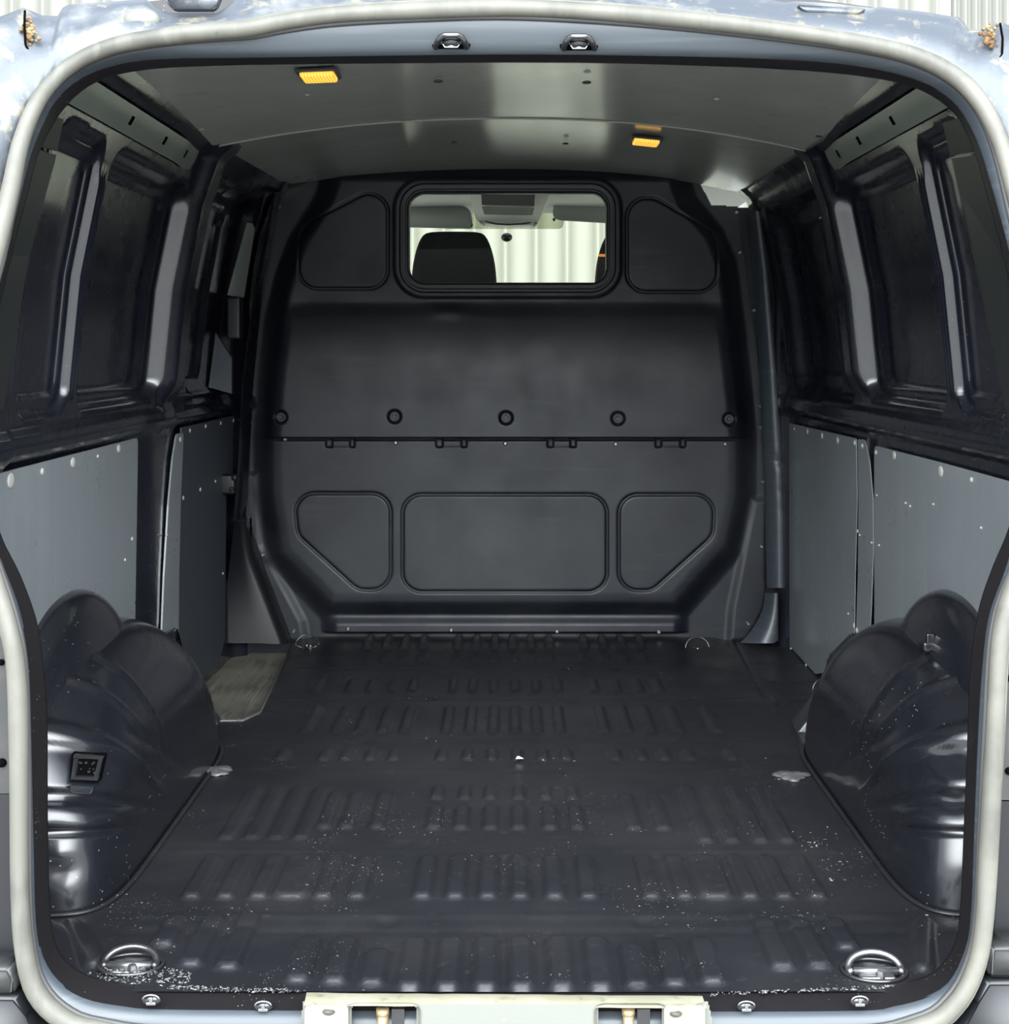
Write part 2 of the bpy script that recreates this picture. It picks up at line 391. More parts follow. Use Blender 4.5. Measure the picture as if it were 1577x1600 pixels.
# plates added on the rear corner posts; their grey-green paints in a reflection
for side, nm, pls in ((1, 'trim_added_sheen_plate_right', (((1488, 192), (1542, 176), (1553, 234), (1500, 243)), ((1502, 248), (1556, 240), (1600, 400), (1650, 640), (1590, 650), (1540, 420)))),
                      (-1, 'trim_added_sheen_plate_left', (((50, 178), (84, 186), (74, 236), (36, 226)), ((34, 233), (73, 242), (30, 400), (-10, 640), (-80, 640), (-20, 400))))):
    bm = bmesh.new()
    for pl in pls:
        slab(bm, [(side*(Fz(W(x, y)[1])-.016), W(x, y)[0], W(x, y)[1]) for x, y in pl], (side*.003, 0, 0))
    tag(link(nm, bm_mesh(nm, bm), M['post'], smooth=False), kind='structure')
# ------------------------------------------------------------------ floor with its pressed ribs
FR = []   # (x, y0, y1, half width, height, px of the near end)
def ribs(y_near, y_far, xs, w=.0155, h=.0065):
    for x in xs:
        ww = w
        if isinstance(x, tuple): x, ww = x
        X0, Y0 = pf(x, y_near); _, Y1 = pf(x, y_far); FR.append((X0, Y0, Y1, ww, h))
def rib1(x, yn, yf, w=.0155, h=.0065): ribs(yn, yf, [x], w, h)
for x, yn, yf in [(252, 1482, 1436), (296, 1512, 1436), (354, 1517, 1434), (463, 1537, 1470), (521, 1540, 1470), (580, 1543, 1490),
                  (639, 1548, 1472), (698, 1548, 1471), (758, 1548, 1470), (815, 1548, 1470), (878, 1548, 1469), (939, 1548, 1470),
                  (997, 1546, 1480), (1056, 1542, 1474), (1115, 1540, 1472), (1225, 1518, 1441), (1282, 1516, 1441), (1325, 1486, 1441)]:
    rib1(x, yn, yf, .0175, .008)
ribs(1406, 1341, [297, 350, 402, (452, .03), 503, 557, 659, 711, 762, 813, 867, 921, 1019, 1071, (1120, .028), 1174, 1227, 1279], .0155, .0075)
ribs(1250, 1231, [683, 726, 766, 811, 853, 895], .012, .006)
ribs(1297, 1262, [677, 720, 766, 811, 860, 903], .014, .0065)
ribs(1296, 1240, [505, 541, 588], .014, .0065); ribs(1312, 1231, [352, 392, 430, 470], .014, .005)
ribs(1298, 1244, [991, 1037], .014, .006); ribs(1318, 1231, [1104, 1145, 1190, 1232], .014, .006)
ribs(1189, 1173, [437, 505, 540, 578, 615, 690, 731, 769, 808, 848, 886, 963, 1003, 1040, 1080, 1145], .012, .006)
ribs(1145, 1105, [475, 525, 562, 597, 632, 697, 734, 771, 805, 840, 875, 945, 981, 1018, 1062, 1122], .012, .006)
ribs(1082, 1062, [490, 545, 577, 611, 643, 707, 738, 771, 805, 838, 872, 930, 965, 1000, 1032], .011, .005)
ribs(1018, 1004, [573, 603, 632, 660, 715, 744, 773, 801, 830, 859, 914, 944, 973, 1003], .0125, .013)
ribs(1034, 1025, [571, 600, 630, 658, 714, 744, 773, 801, 830, 859, 916, 946, 976, 1006], .014, .004)
dimples = [pf(x, y) for x, y in ((628, 1318), (606, 1440), (1010, 1440), (672, 1092), (902, 1095), (568, 1158), (660, 1158), (986, 1098), (892, 1045), (966, 1045))]
def build_floor():
    xs = np.arange(-.84, .8401, .0042); ys = np.concatenate([np.arange(1.985, 3.2, .0052), np.arange(3.2, 4.45, .0075)])
    X, Y = np.meshgrid(xs, ys, indexing='ij'); Z = np.zeros(X.shape)
    for (x0, y0, y1, w, h) in FR:
        i0, i1 = np.searchsorted(xs, [x0-w-.02, x0+w+.02]); j0, j1 = np.searchsorted(ys, [y0-.03, y1+.03])
        a, b_ = X[i0:i1, j0:j1], Y[i0:i1, j0:j1]
        d = rr(a, b_, x0-w, x0+w, y0, y1, min(w*.75, (y1-y0)*.45))
        Z[i0:i1, j0:j1] = np.maximum(Z[i0:i1, j0:j1], 1.25*h*sm(.0, 1., (-d+.004)/.010))
    for (x0, y0) in dimples:
        Z -= .004*np.exp(-(((X-x0)/.018)**4+((Y-y0)/.018)**4))
    # shallow cross pressings
    for py, dep in ((1432, .0025), (1456, -.0025), (1330, .002), (1205, .002), (1158, -.002), (1092, -.002), (1045, -.002)):
        yy = pf(800, py)[1]; Z += dep*np.exp(-((Y-yy)/.012)**2)*(1-sm(.55, .62, np.abs(X)))
    # front rise towards the bulkhead and the right-hand edge pan
    Z += .010*sm(4.10, 4.24, Y)*(1-sm(.58, .66, np.abs(X)))
    Z -= .004*np.exp(-((X-.66-(Y-4.3)*.05)/.004)**2)*sm(3.5, 3.55, Y)
    for yy in (3.62, 3.83, 4.05): Z -= .004*np.exp(-((Y-yy)/.004)**2)*sm(.67, .68, X)
    Z += .007*sm(0, 1, (-rr(X, Y, .640, .668, 3.58, 3.86, .014)+.004)/.011)
    Z += .005*sm(0, 1, (-rr(X, Y, .655, .70, 3.22, 3.36, .014)+.004)/.011)
    # rear corners sweep up to the corner posts
    for sgn in (1, -1):
        x_ = X*sgn; k = sm(.60, .76, x_-(Y-2.05)*.10)*(1-sm(2.13, 2.235, Y)); Z += .10*k
        # slanted finger pressing in the corner
        u = (x_-.585)*.80-(Y-2.0)*.0; v = Y-2.03
        ax, ay, bx_, by_ = .590, 2.075, .655, 2.20
        if sgn > 0: ax, ay, bx_, by_ = .575, 2.06, .620, 2.22
        ex, ey = bx_-ax, by_-ay; t = np.clip(((x_-ax)*ex+(Y-ay)*ey)/(ex*ex+ey*ey), 0, 1)
        d = np.hypot(x_-ax-ex*t, Y-ay-ey*t); Z += .010*sm(.019, .008, d)
    Z += .0012*vnoise(X, Y, 5, 9)+.0005*vnoise(X, Y, 22, 10)
    # recesses for the rear lashing rings
    for (x0, y0, rx, ry) in RING: Z -= .014*sm(1.15, .85, np.hypot((X-x0)/rx, (Y-y0)/ry))
    xc, yc = (X[:-1, :-1]+X[1:, 1:])/2, (Y[:-1, :-1]+Y[1:, 1:])/2
    keep = ~(poly_sdf(xc, yc, WELL) < 0)
    o = link('floor', grid_mesh('floor', np.stack([X, Y, Z], -1), keep), M['floor']); tag(o, kind='structure')
WELL = [(-.90, 3.425), (-.700, 3.425), (-.625, 3.425), (-.598, 3.50), (-.640, 4.33), (-.90, 4.33)]
RING = [(*pf(205, 1508), .042, .034), (*pf(1366, 1517), .042, .036)]
build_floor()

# step well behind the sliding door
bm = bmesh.new()
wz = -.028
pts = [(-.90, 3.38, wz), (-.56, 3.38, wz), (-.56, 4.36, wz), (-.90, 4.36, wz)]
slab(bm, pts, (0, 0, -.01))
for k in range(8):
    x = -.66-.022*k; box(bm, (x, 3.75, wz+.002), (.008, .56, .005), bev=.0015)
t = link('step_mat', bm_mesh('step_mat', bm), M['well'], smooth=False)
tag(t, 'dusty brown ribbed rubber mat in the sliding door step well', 'mat')
# well edging strip
bm = bmesh.new(); tube(bm, [(-.90, 3.427, -.004), (-.70, 3.427, 0), (-.628, 3.427, .001), (-.600, 3.50, .001), (-.642, 4.32, .001)], .0035, 8)
o = link('step_edging', bm_mesh('step_edging', bm), M['tape']); tag(o, 'worn metal edging strip around the dusty step well', 'edging')
bm = bmesh.new()
wp = [(x, y) for x, y in WELL]
for i in range(len(wp)-1):
    (a, b_), (c, d_) = wp[i], wp[i+1]
    if a < -.85 and c < -.85: continue
    vs = [bm.verts.new(p) for p in ((a, b_, .0), (c, d_, .0), (c, d_, -.04), (a, b_, -.04))]; bm.faces.new(vs)
o = link('trim_step_riser', bm_mesh('trim_step_riser', bm), M['paint'], smooth=False); tag(o, kind='structure')
# underbody pan closes the floor from below
bm = bmesh.new(); box(bm, (0, 3.2, -.115), (1.84, 2.40, .03))
tag(link('trim_underbody', bm_mesh('trim_underbody', bm), M['bumperdark'], smooth=False), kind='structure')

# ------------------------------------------------------------------ ceiling: steel roof and two lining boards
CS = [(2.05, -.775, .772, 1.372, 1.372, 1.375), (2.62, -.735, .735, 1.356, 1.356, 1.384), (3.36, -.690, .676, 1.333, 1.325, 1.400), (4.40, -.700, .688, 1.350, 1.330, 1.400)]
def cst(y):
    ya = [c[0] for c in CS]; return [float(np.interp(y, ya, [c[k] for c in CS])) for k in range(1, 6)]
def ceil_z(x, y):
    xl, xr, zl, zr, zc = cst(y); c = (xl+xr)/2; tt = (x-c)/((xr-xl)/2)
    return zc-(zc-(zl if tt < 0 else zr))*abs(tt)**2.2
def ceil_board(y0, y1, drop, name, wob):
    ys = np.linspace(y0, y1, 60); ts = np.linspace(-1, 1, 91); V = np.zeros((60, 91, 3))
    for i, y in enumerate(ys):
        xl, xr, zl, zr, zc = cst(y); c = (xl+xr)/2; hw = (xr-xl)/2
        for j, t_ in enumerate(ts):
            x = c+hw*t_; z = zc-(zc-(zl if t_ < 0 else zr))*abs(t_)**2.2-drop
            z += wob*math.sin(PI*(y-y0)/(y1-y0))*(1-t_*t_)
            V[i, j] = (x, y, z)
    me = grid_mesh(name, V, flip=True); return me
rb = thing('roof_lining_board', 'rear grey hardboard ceiling lining nearest the tailgate, with four plugs', 'ceiling board', (0, 2.7, 1.38))
o = link('board', ceil_board(2.40, 3.362, .006, 'board', .012), M['ceil'], rb)
o.modifiers.new('t', 'SOLIDIFY').thickness = -.003
fb = thing('roof_lining_board', 'front grey hardboard ceiling lining that meets the bulkhead', 'ceiling board', (0, 3.9, 1.39))
o = link('board', ceil_board(3.358, 4.375, .001, 'board', .008), M['ceil'], fb)
o.modifiers.new('t', 'SOLIDIFY').thickness = -.003
# pale joint bead on the edge of the rear board
bm = bmesh.new(); tube(bm, [(x, 3.362, ceil_z(x, 3.36)-.007) for x in np.linspace(-.685, .672, 60)], .0022, 6)
link('edge_bead', bm_mesh('edge_bead', bm), M['clay'], rb)
def on_ceiling(px, py):
    y = 3.0
    for _ in range(40):
        x = (px-VX)*y/FOC; z = ceil_z(x, y)-.004; y = FOC*(z-H)/(VY-py)
    return x, y, z
for (px, py, r, mt) in ((685, 126, .009, 'clip'), (917, 128, .009, 'clip'), (710, 222, .008, 'clip'), (884, 224, .008, 'clip'), (222, 148, .010, 'clip'),
                        (275, 178, .009, 'clip'), (1377, 161, .010, 'clip'), (1281, 212, .009, 'clip'), (1120, 154, .006, 'clay'), (1320, 188, .006, 'clay'),
                        (480, 147, .005, 'clay'), (315, 201, .006, 'clay')):
    x, y, z = on_ceiling(px, py)
    bm = bmesh.new(); bmesh.ops.create_uvsphere(bm, u_segments=14, v_segments=8, radius=1)
    bmesh.ops.scale(bm, vec=(r, r*1.2, .003), verts=bm.verts); bmesh.ops.translate(bm, vec=(x, y, z-.001), verts=bm.verts)
    link('plug', bm_mesh('plug', bm), M[mt], rb if y < 3.36 else fb)
# steel roof skin above
ys = np.linspace(2.42, 4.45, 20); xs = np.linspace(-.80, .80, 25); V = np.zeros((20, 25, 3))
for i, y in enumerate(ys):
    for j, x in enumerate(xs): V[i, j] = (x, y, 1.452-.10*abs(x/.8)**2.5)
tag(link('ceiling', grid_mesh('ceiling', V, flip=True), M['paint']), kind='structure')

# interior lamps
def lamp(px, py, label, rz):
    x, y, z = on_ceiling(px, py); dx = .01; tilt = math.atan2(ceil_z(x+dx, y)-ceil_z(x-dx, y), 2*dx)
    R = Matrix.Rotation(-tilt, 3, 'Y') @ Matrix.Rotation(rz, 3, 'Z')
    t = thing('ceiling_lamp', label, 'lamp', (x, y, z), 'amber ceiling lamps')
    bm = bmesh.new(); box(bm, (0, 0, -.003), (.076, .090, .006), bev=.003)
    bmesh.ops.rotate(bm, cent=(0, 0, 0), matrix=R, verts=bm.verts); bmesh.ops.translate(bm, vec=(x, y, z), verts=bm.verts)
    link('bezel', bm_mesh('bezel', bm), M['darkboard'], t)
    bm = bmesh.new(); box(bm, (0, 0, -.008), (.062, .070, .012), bev=.005)
    bmesh.ops.rotate(bm, cent=(0, 0, 0), matrix=R, verts=bm.verts); bmesh.ops.translate(bm, vec=(x, y, z), verts=bm.verts)
    o = link('lens', bm_mesh('lens', bm), M['lens'], t); o['label'] = 'glowing amber ribbed lens'
lamp(498, 113, 'lit amber lamp on the rear ceiling board, left of the opening latches', 0)
lamp(1010, 217, 'lit amber lamp on the front ceiling board, right of centre', 0)

# ------------------------------------------------------------------ bulkhead, drawn in the pixels of its own plane and set at depth YB
YB = 4.38; SB = FOC/YB
def build_bulkhead():
    xs = np.arange(372, 1222, 1.6); ys = np.arange(244, 1010, 1.6)
    X, Y = np.meshgrid(xs, ys, indexing='ij')
    outer = [(432, 300), (418, 395), (404, 480), (392, 600), (388, 700), (388, 760), (396, 830), (420, 900), (459, 1002), (1158, 1003), (1190, 950),
             (1200, 880), (1197, 720), (1190, 600), (1174, 480), (1160, 380), (1152, 322), (1112, 321), (1094, 286), (1060, 250), (500, 250), (470, 290)]
    body = [(520, 262), (500, 315), (462, 375), (442, 430), (425, 500), (414, 600), (408, 682), (408, 770), (424, 870), (512, 960), (1062, 960),
            (1150, 860), (1170, 770), (1170, 682), (1163, 600), (1152, 500), (1140, 410), (1118, 360), (1078, 315), (1060, 262)]
    db = poly_sdf(X, Y, body)
    h = .045*sm(14, -26, db)
    # upper field bulges forward below the window and steps back at the shelf line
    up = (1-sm(681, 684, Y))
    h += up*.040*(1-np.exp(-np.maximum(Y-472, 0)**1.4/260.))*sm(4, -40, db)*1.0
    h -= up*.006*sm(445, 470, Y)*(1-sm(470, 500, Y))*sm(0, -60, db)
    low = sm(684, 688, Y)
    h += low*.010*sm(0, -40, db)
    # lower edge lip
    ln = sm(500, 530, X)*(1-sm(1050, 1078, X))
    h += .030*sm(955, 975, Y)*ln-.035*sm(985, 989, Y)*ln
    # right and left lower creases
    h += .010*sm(8, -8, poly_sdf(X, Y, [(1176, 780), (1200, 780), (1200, 1003), (1138, 1003), (1142, 950)]))
    h += .010*sm(8, -8, poly_sdf(X, Y, [(402, 740), (380, 740), (380, 1003), (480, 1003), (474, 970), (410, 850)]))
    # grooved outlines
    def groove(pts, r, wd=2.1, dep=.0055):
        d = poly_sdf(X, Y, pts)-r
        return -dep*np.exp(-(d/wd)**2)+.0006*sm(3, -3, d)
    h += groove([(661, 800), (917, 800), (917, 890), (661, 890)], 30)
    h += groove([(496, 798), (583, 798), (583, 887), (574, 887), (498, 818)], 30)
    h += groove([(995, 800), (1082, 800), (1081, 820), (1005, 888), (995, 888)], 30)
    h += groove([(500, 375), (578, 335), (578, 422), (500, 422)], 30, dep=.005)
    h += groove([(1008, 342), (1014, 342), (1088, 385), (1088, 427), (1008, 427)], 30, dep=.005)
    # notches below the shelf line
    for x0, x1 in ((513, 523), (550, 557), (683, 693), (722, 730), (855, 864), (890, 899), (1022, 1031), (1060, 1068)):
        h -= .012*sm(1, -1, rr(X, Y, x0, x1, 676, 697, 1))*low
    for x0, x1 in ((523, 550), (693, 722), (864, 890), (1031, 1060)):
        h += .0012*sm(1, -1, rr(X, Y, x0, x1, 676, 696, 1))*low
    # bolt cups
    for bx, by in BOLTS: h -= .016*sm(11.5, 8.5, np.hypot(X-bx, Y-by))
    # window surround
    dw = rr(X, Y, 641, 946, 304, 443, 24)
    h += .008*sm(26, 20, dw)-.012*sm(13, 9, dw)
    h += .005*np.exp(-(((X-700)/30)**2+((Y-487)/10)**2))
    h += .0022*vnoise(X/100, Y/100, 1.0, 21)*sm(0, -40, db)+.0002*vnoise(X/100, Y/100, 5, 22)
    xc, yc = (X[:-1, :-1]+X[1:, 1:])/2, (Y[:-1, :-1]+Y[1:, 1:])/2
    keep = (poly_sdf(xc, yc, outer) < 0) & (rr(xc, yc, 641, 946, 304, 443, 24) > 0)
    V = np.stack([(X-VX)/SB, YB-h, H-(Y-VY)/SB], -1)
    return V, keep, X, Y, h
BOLTS = [(445, 650), (620, 649), (791, 651), (963, 652), (1134, 653)]
V, keep, BX, BY, Bh = build_bulkhead()
bk = thing('bulkhead', 'black moulded bulkhead with a small window between load bay and cab', 'bulkhead', (0, YB, 0))
link('panel', grid_mesh('panel', V, keep, flip=False), M['plastic'], bk)
def bpt(px, py, out=0.0):
    i = int(np.clip(round((px-372)/1.6), 0, Bh.shape[0]-1)); j = int(np.clip(round((py-244)/1.6), 0, Bh.shape[1]-1))
    return Vector(((px-VX)/SB, YB-Bh[i, j]-out, H-(py-VY)/SB))
# rubber gasket round the window
def rr_loop(x0, x1, y0, y1, r, n=8):
    out = []
    for cx, cy, a0 in ((x1-r, y0+r, -90), (x1-r, y1-r, 0), (x0+r, y1-r, 90), (x0+r, y0+r, 180)):
        for k in range(n+1):
            a = math.radians(a0+90*k/n); out.append((cx+r*math.cos(a), cy+r*math.sin(a)))
    return out
wf = bmesh.new()
loops = []
for (g, hh) in ((18, .040), (15, .054), (10, .056), (7, .048), (5, .054), (1, .050), (0, .030), (0, .0)):
    lp = rr_loop(641-g, 946+g, 304-g, 443+g, 24+g); loops.append([wf.verts.new(((x-VX)/SB, YB-hh, H-(y-VY)/SB)) for x, y in lp])
for a, b_ in zip(loops[:-1], loops[1:]):
    k = len(a)
    for i in range(k): wf.faces.new((a[i], a[(i+1) % k], b_[(i+1) % k], b_[i]))
gk = link('window_gasket', bm_mesh('window_gasket', wf), M['rubber'], bk)
bm = bmesh.new(); slab(bm, [((x-VX)/SB, YB-.012, H-(y-VY)/SB) for x, y in rr_loop(640, 947, 303, 444, 25)], (0, .004, 0))
g = link('window_pane', bm_mesh('window_pane', bm), M['glass'], smooth=False); g.parent = gk; g.matrix_parent_inverse = gk.matrix_parent_inverse.inverted() @ Matrix.Translation(bk.location).inverted() @ bk.matrix_basis if False else Matrix.Identity(4)
RIV = [(450, 685), (621, 690), (790, 691), (960, 692), (1129, 692), (546, 979), (706, 981), (870, 983), (1028, 984),
       (436, 323), (405, 477), (393, 627), (391, 660), (391, 745), (412, 866), (460, 985),
       (1151, 332), (1156, 395), (1178, 485), (1189, 635), (1189, 668), (1192, 753), (1189, 853), (1168, 973)]
rivme = None
for px, py in RIV:
    if rivme is None:
        bm = bmesh.new()
        cyl(bm, (0, 0, 0), (0, -.0025, 0), .0068, .0058, 16)
        tube(bm, [(.0048*math.cos(a), -.003, .0048*math.sin(a)) for a in np.linspace(0, 2*PI, 17)[:-1]], .0014, 6, closed=True)
        rivme = bm_mesh('rivet', bm); rivme.materials.append(M['steel'])
    o = bpy.data.objects.new('rivet', rivme); COL.objects.link(o); o.parent = bk; o.matrix_parent_inverse = Matrix.Translation(bk.location).inverted()
    o.location = bpt(px, py, .0005)
for px, py in BOLTS:
    p = bpt(px, py)
    bm = bmesh.new(); cyl(bm, p, p+Vector((0, -.004, 0)), .0135, .0125, 24); cyl(bm, p+Vector((0, -.004, 0)), p+Vector((0, -.012, 0)), .0085, .007, 6)
    cyl(bm, p+Vector((0, -.012, 0)), p+Vector((0, -.014, 0)), .0035, .0035, 12)
    link('bolt', bm_mesh('bolt', bm), M['flange'], bk, smooth=False)

# B-pillar cover strip on the right, grey lit steel with dents
def strip_mesh(name, rows, sub=24):
    """rows of [(x, y, z), ...] lofted"""
    R = np.array(rows, float)
    tt = np.linspace(0, len(R)-1, sub*(len(R)-1)+1); i = np.clip(np.floor(tt).astype(int), 0, len(R)-2); f_ = (tt-i)[:, None, None]
    return grid_mesh(name, R[i]*(1-f_)+R[i+1]*f_)
rows = []
for (xa, xb, py) in ((1168, 1188, 330), (1178, 1200, 420), (1187, 1212, 560), (1193, 1222, 700), (1197, 1226, 800), (1199, 1226, 918)):
    a = P(xa, py, 4.325); b_ = P(xb, py, 4.275); m1 = a.lerp(b_, .1)+Vector((-.002, -.006, 0)); m2 = a.lerp(b_, .9)+Vector((-.002, -.006, 0))
    rows.append([tuple(a+Vector((0, .01, 0))), tuple(m1), tuple(a.lerp(b_, .5)+Vector((-.003, -.008, 0))), tuple(m2), tuple(b_+Vector((.004, .02, 0)))])
me = strip_mesh('pillar_cover', rows)
co = np.zeros(len(me.vertices)*3, np.float32); me.vertices.foreach_get('co', co); co = co.reshape(-1, 3)
for (zz_, xx_, k_) in ((.54, .775, .012), (.455, .80, .008), (.40, .805, .010)):
    co[:, 1] += k_*np.exp(-(((co[:, 2]-zz_)/.016)**2+((co[:, 0]-xx_)/.014)**2))
me.vertices.foreach_set('co', co.ravel())
o = link('pillar_cover', me, M['header']); tag(o, 'tall dented blue-grey steel cover strip right of the bulkhead', 'cover strip')
# its flared foot
rows = []
for t_ in np.linspace(0, 1, 9):
    py = 926+78*t_; xl = 1196-38*t_**2.2-1; xr = 1217
    a = P(xl, py, 4.30); b_ = P(xr, py, 4.23); c = a.lerp(b_, .5)+Vector((-.01*t_, -.012, 0))
    rows.append([tuple(a), tuple(a.lerp(b_, .2)+Vector((0, -.010, 0))), tuple(c), tuple(a.lerp(b_, .85)+Vector((0, -.008, 0))), tuple(b_+Vector((.004, .03, 0)))])
o = link('corner_kick_plate', strip_mesh('corner_kick_plate', rows, 4), M['header']); tag(o, 'flared blue-grey steel foot at the right front floor corner', 'kick plate')

# left door post: mouldings and the slanted fairing at its foot
rows = []
for (xa, xb, py) in ((428, 440, 300), (398, 410, 440), (378, 396, 600), (372, 390, 720), (365, 386, 812)):
    a = P(xa, py, 4.20); b_ = P(xb, py, 4.34); rows.append([tuple(a), tuple(a.lerp(b_, .25)+Vector((.008, 0, 0))), tuple(a.lerp(b_, .5)+Vector((.001, 0, 0))), tuple(a.lerp(b_, .75)+Vector((.008, 0, 0))), tuple(b_)])
o = link('door_post_moulding', strip_mesh('door_post_moulding', rows), M['paint']); tag(o, 'tall black grooved moulding between sliding door and bulkhead', 'moulding')
rows = []
for t_ in np.linspace(0, 1, 13):
    py = 815+190*t_; xr = np.interp(t_, [0, .25, .6, 1], [386, 398, 424, 452]); xl = np.interp(t_, [0, 1], [366, 345])
    xm = np.interp(t_, [0, .3, 1], [378, 386, 436])
    b_ = P(xr, py, 4.345); mm_ = P(xm, py, 4.29); a = P(xl, py, 4.22)
    rows.append([tuple(a), tuple(a.lerp(mm_, .6)), tuple(mm_+Vector((0, -.012, 0))), tuple(mm_+Vector((.012, -.010, 0))), tuple(b_)])
o = link('door_post_fairing', strip_mesh('door_post_fairing', rows, 4), M['rubber']); tag(o, 'scuffed black slanted fairing beside the step well', 'fairing')

for s_, nm in ((-1, 'trim_gap_filler_left'), (1, 'trim_gap_filler_right')):  # added fillers that block bright gaps beside the bulkhead
    tp = 1.29 if s_ > 0 else 1.42
    bm = bmesh.new(); slab(bm, [(s_*.62, 4.41, -.10), (s_*.62, 4.41, .10), (s_*.72, 4.41, .35), (s_*.72, 4.41, .75), (s_*.655, 4.41, 1.24), (s_*(.655 if s_ > 0 else .50), 4.41, tp), (s_*.95, 4.41, tp), (s_*.95, 4.41, -.10)], (0, .02, 0))
    tag(link(nm, bm_mesh(nm, bm), M['rubber'], smooth=False), kind='structure')
# ------------------------------------------------------------------ wheel housings
def arch_pts(side, yc, a, xw, w, Hh, th, ph, ny=2.6, nx=4.0):
    y = -a*np.cos(th); q = np.abs(np.cos(th))
    wf_ = np.maximum(1-q**nx, 0)**(1/nx); hf_ = np.maximum(1-q**ny, 0)**(1/ny)
    return y, wf_, hf_
NPL = 7.0; ASURF = {}
def arch(side, name, label):
    yc, a, xw, w, Hh = 2.745, .495, .815, .195, .345
    n, m = 300, 130
    tu = np.linspace(0, 1, n); th = PI*(tu-.5*np.sin(2*PI*tu)/PI*.93); ph = np.linspace(0, PI/2, m)
    TH, PH = np.meshgrid(th, ph, indexing='ij')
    q = np.abs(np.cos(TH))
    wf_ = np.maximum(1-q**NPL, 0)**(1/NPL); hf_ = np.maximum(1-q**2.8, 0)**(1/2.8)
    Yv = yc-a*np.cos(TH); Xv = w*wf_*np.cos(PH)**.85; Zv = Hh*hf_*np.sin(PH)**.85-.004
    # pressed bands across the housing
    def band(al0, wd, dep, fade0, fade1):
        al = np.degrees(np.arctan2(np.maximum(Zv, 0), -(Yv-yc)))
        return dep*np.exp(-np.abs((al-al0)/wd)**4)*(1-sm(fade0, fade1, Xv/w))
    d = band(33, 2.6, .014, .90, 1.0)+band(50, 1.6, .006, .85, 1.0)+band(68, 1.6, .005, .85, 1.0)
    d += band(20.5, 1.4, -.010, .90, 1.0)+band(16.8, 1.4, .004, .9, 1)+band(14.2, .7, -.006, .9, 1.0)
    d += -.008*np.exp(-((Zv/.20+(Yv-2.55)/.40-1.0)/.07)**2)*sm(.75, .95, Xv/w)*(1-sm(2.65, 2.85, Yv))
    # dents
    for (yy, zz, xx, k, s) in ((2.34, .215, .115, -.007, .020), (2.30, .185, .12, .006, .022), (2.30, .155, .125, -.009, .018), (2.27, .07, .11, .003, .03)):
        if side < 0: zz, k = zz-.09, k*.5
        d += k*np.exp(-(((Zv-zz)/s)**2+((Xv-xx)/(s*1.3))**2))*(Yv < yc)
    d += .0020*vnoise(Yv+Xv, Zv+Xv*.3, 5, 31+side)+.0003*vnoise(Yv+Xv, Zv, 15, 33)
    # approximate outward normal
    nx_ = (Xv/w)**1.4; ny_ = np.sign(-np.cos(TH))*q**2.2*1.0; nz_ = (np.maximum(Zv, 0)/Hh)**1.4
    L = np.sqrt(nx_**2+ny_**2+nz_**2)+1e-6
    Xv = Xv+d*nx_/L; Yv = Yv+d*ny_/L; Zv = Zv+d*nz_/L
    V = np.stack([side*(xw-Xv), Yv, Zv], -1); ASURF[side] = V
    t = thing(name, label, 'wheel arch', (side*.72, yc, 0))
    link('inner_dome', grid_mesh('inner_dome', V, flip=side < 0), M['arch'], t)
    # outer half dome against the side wall
    yc2, a2, w2, H2 = 2.665, .40, .09, .425
    q = np.abs(np.cos(TH)); wf2 = np.maximum(1-q**2.4, 0)**(1/2.4); hf2 = np.maximum(1-q**2.2, 0)**(1/2.2)
    V = np.stack([side*(.815-w2*wf2*np.cos(PH)**.8), yc2-a2*np.cos(TH), H2*hf2*np.sin(PH)**.55], -1)
    link('outer_dome', grid_mesh('outer_dome', V, flip=side < 0), M['arch'], t)
    # welded flange where the housing meets the floor
    pts = []
    for th_ in PI*(np.linspace(.01, .98, 160)-.5*np.sin(2*PI*np.linspace(.01, .98, 160))/PI*.9):
        q_ = abs(math.cos(th_)); pts.append((side*(xw-(w+.006)*max(1-q_**NPL, 0)**(1/NPL)), yc-(a+.006)*math.cos(th_), .003))
    bm = bmesh.new(); tube(bm, pts, .0032, 6, flat=1.6); link('sealed_seam', bm_mesh('sealed_seam', bm), M['floor'], t)
    # small clip standing on the ledge between the domes
    bm = bmesh.new(); p = P(118, 994, 2.62) if side < 0 else P(1452, 1008, 2.62)
    box(bm, p, (.030, .04, .016), bev=.004); box(bm, p+Vector((0, -.005, .014)), (.014, .012, .016), bev=.003)
    link('clip', bm_mesh('clip', bm), M['paint'], t)
    return t
al = arch(-1, 'wheel_arch', 'left black steel wheel arch with the bracket slot in its face')
ar = arch(1, 'wheel_arch', 'right black steel wheel arch, dented, with a bright reflection')

def arch_at(px, py, side):
    V = ASURF[side].reshape(-1, 3); sx_ = VX+V[:, 0]*FOC/V[:, 1]; sy_ = VY-(V[:, 2]-H)*FOC/V[:, 1]
    dd = np.hypot(sx_-px, sy_-py); c_ = np.argsort(dd)[:12]; return Vector(V[c_[np.argmin(V[c_, 1])]])
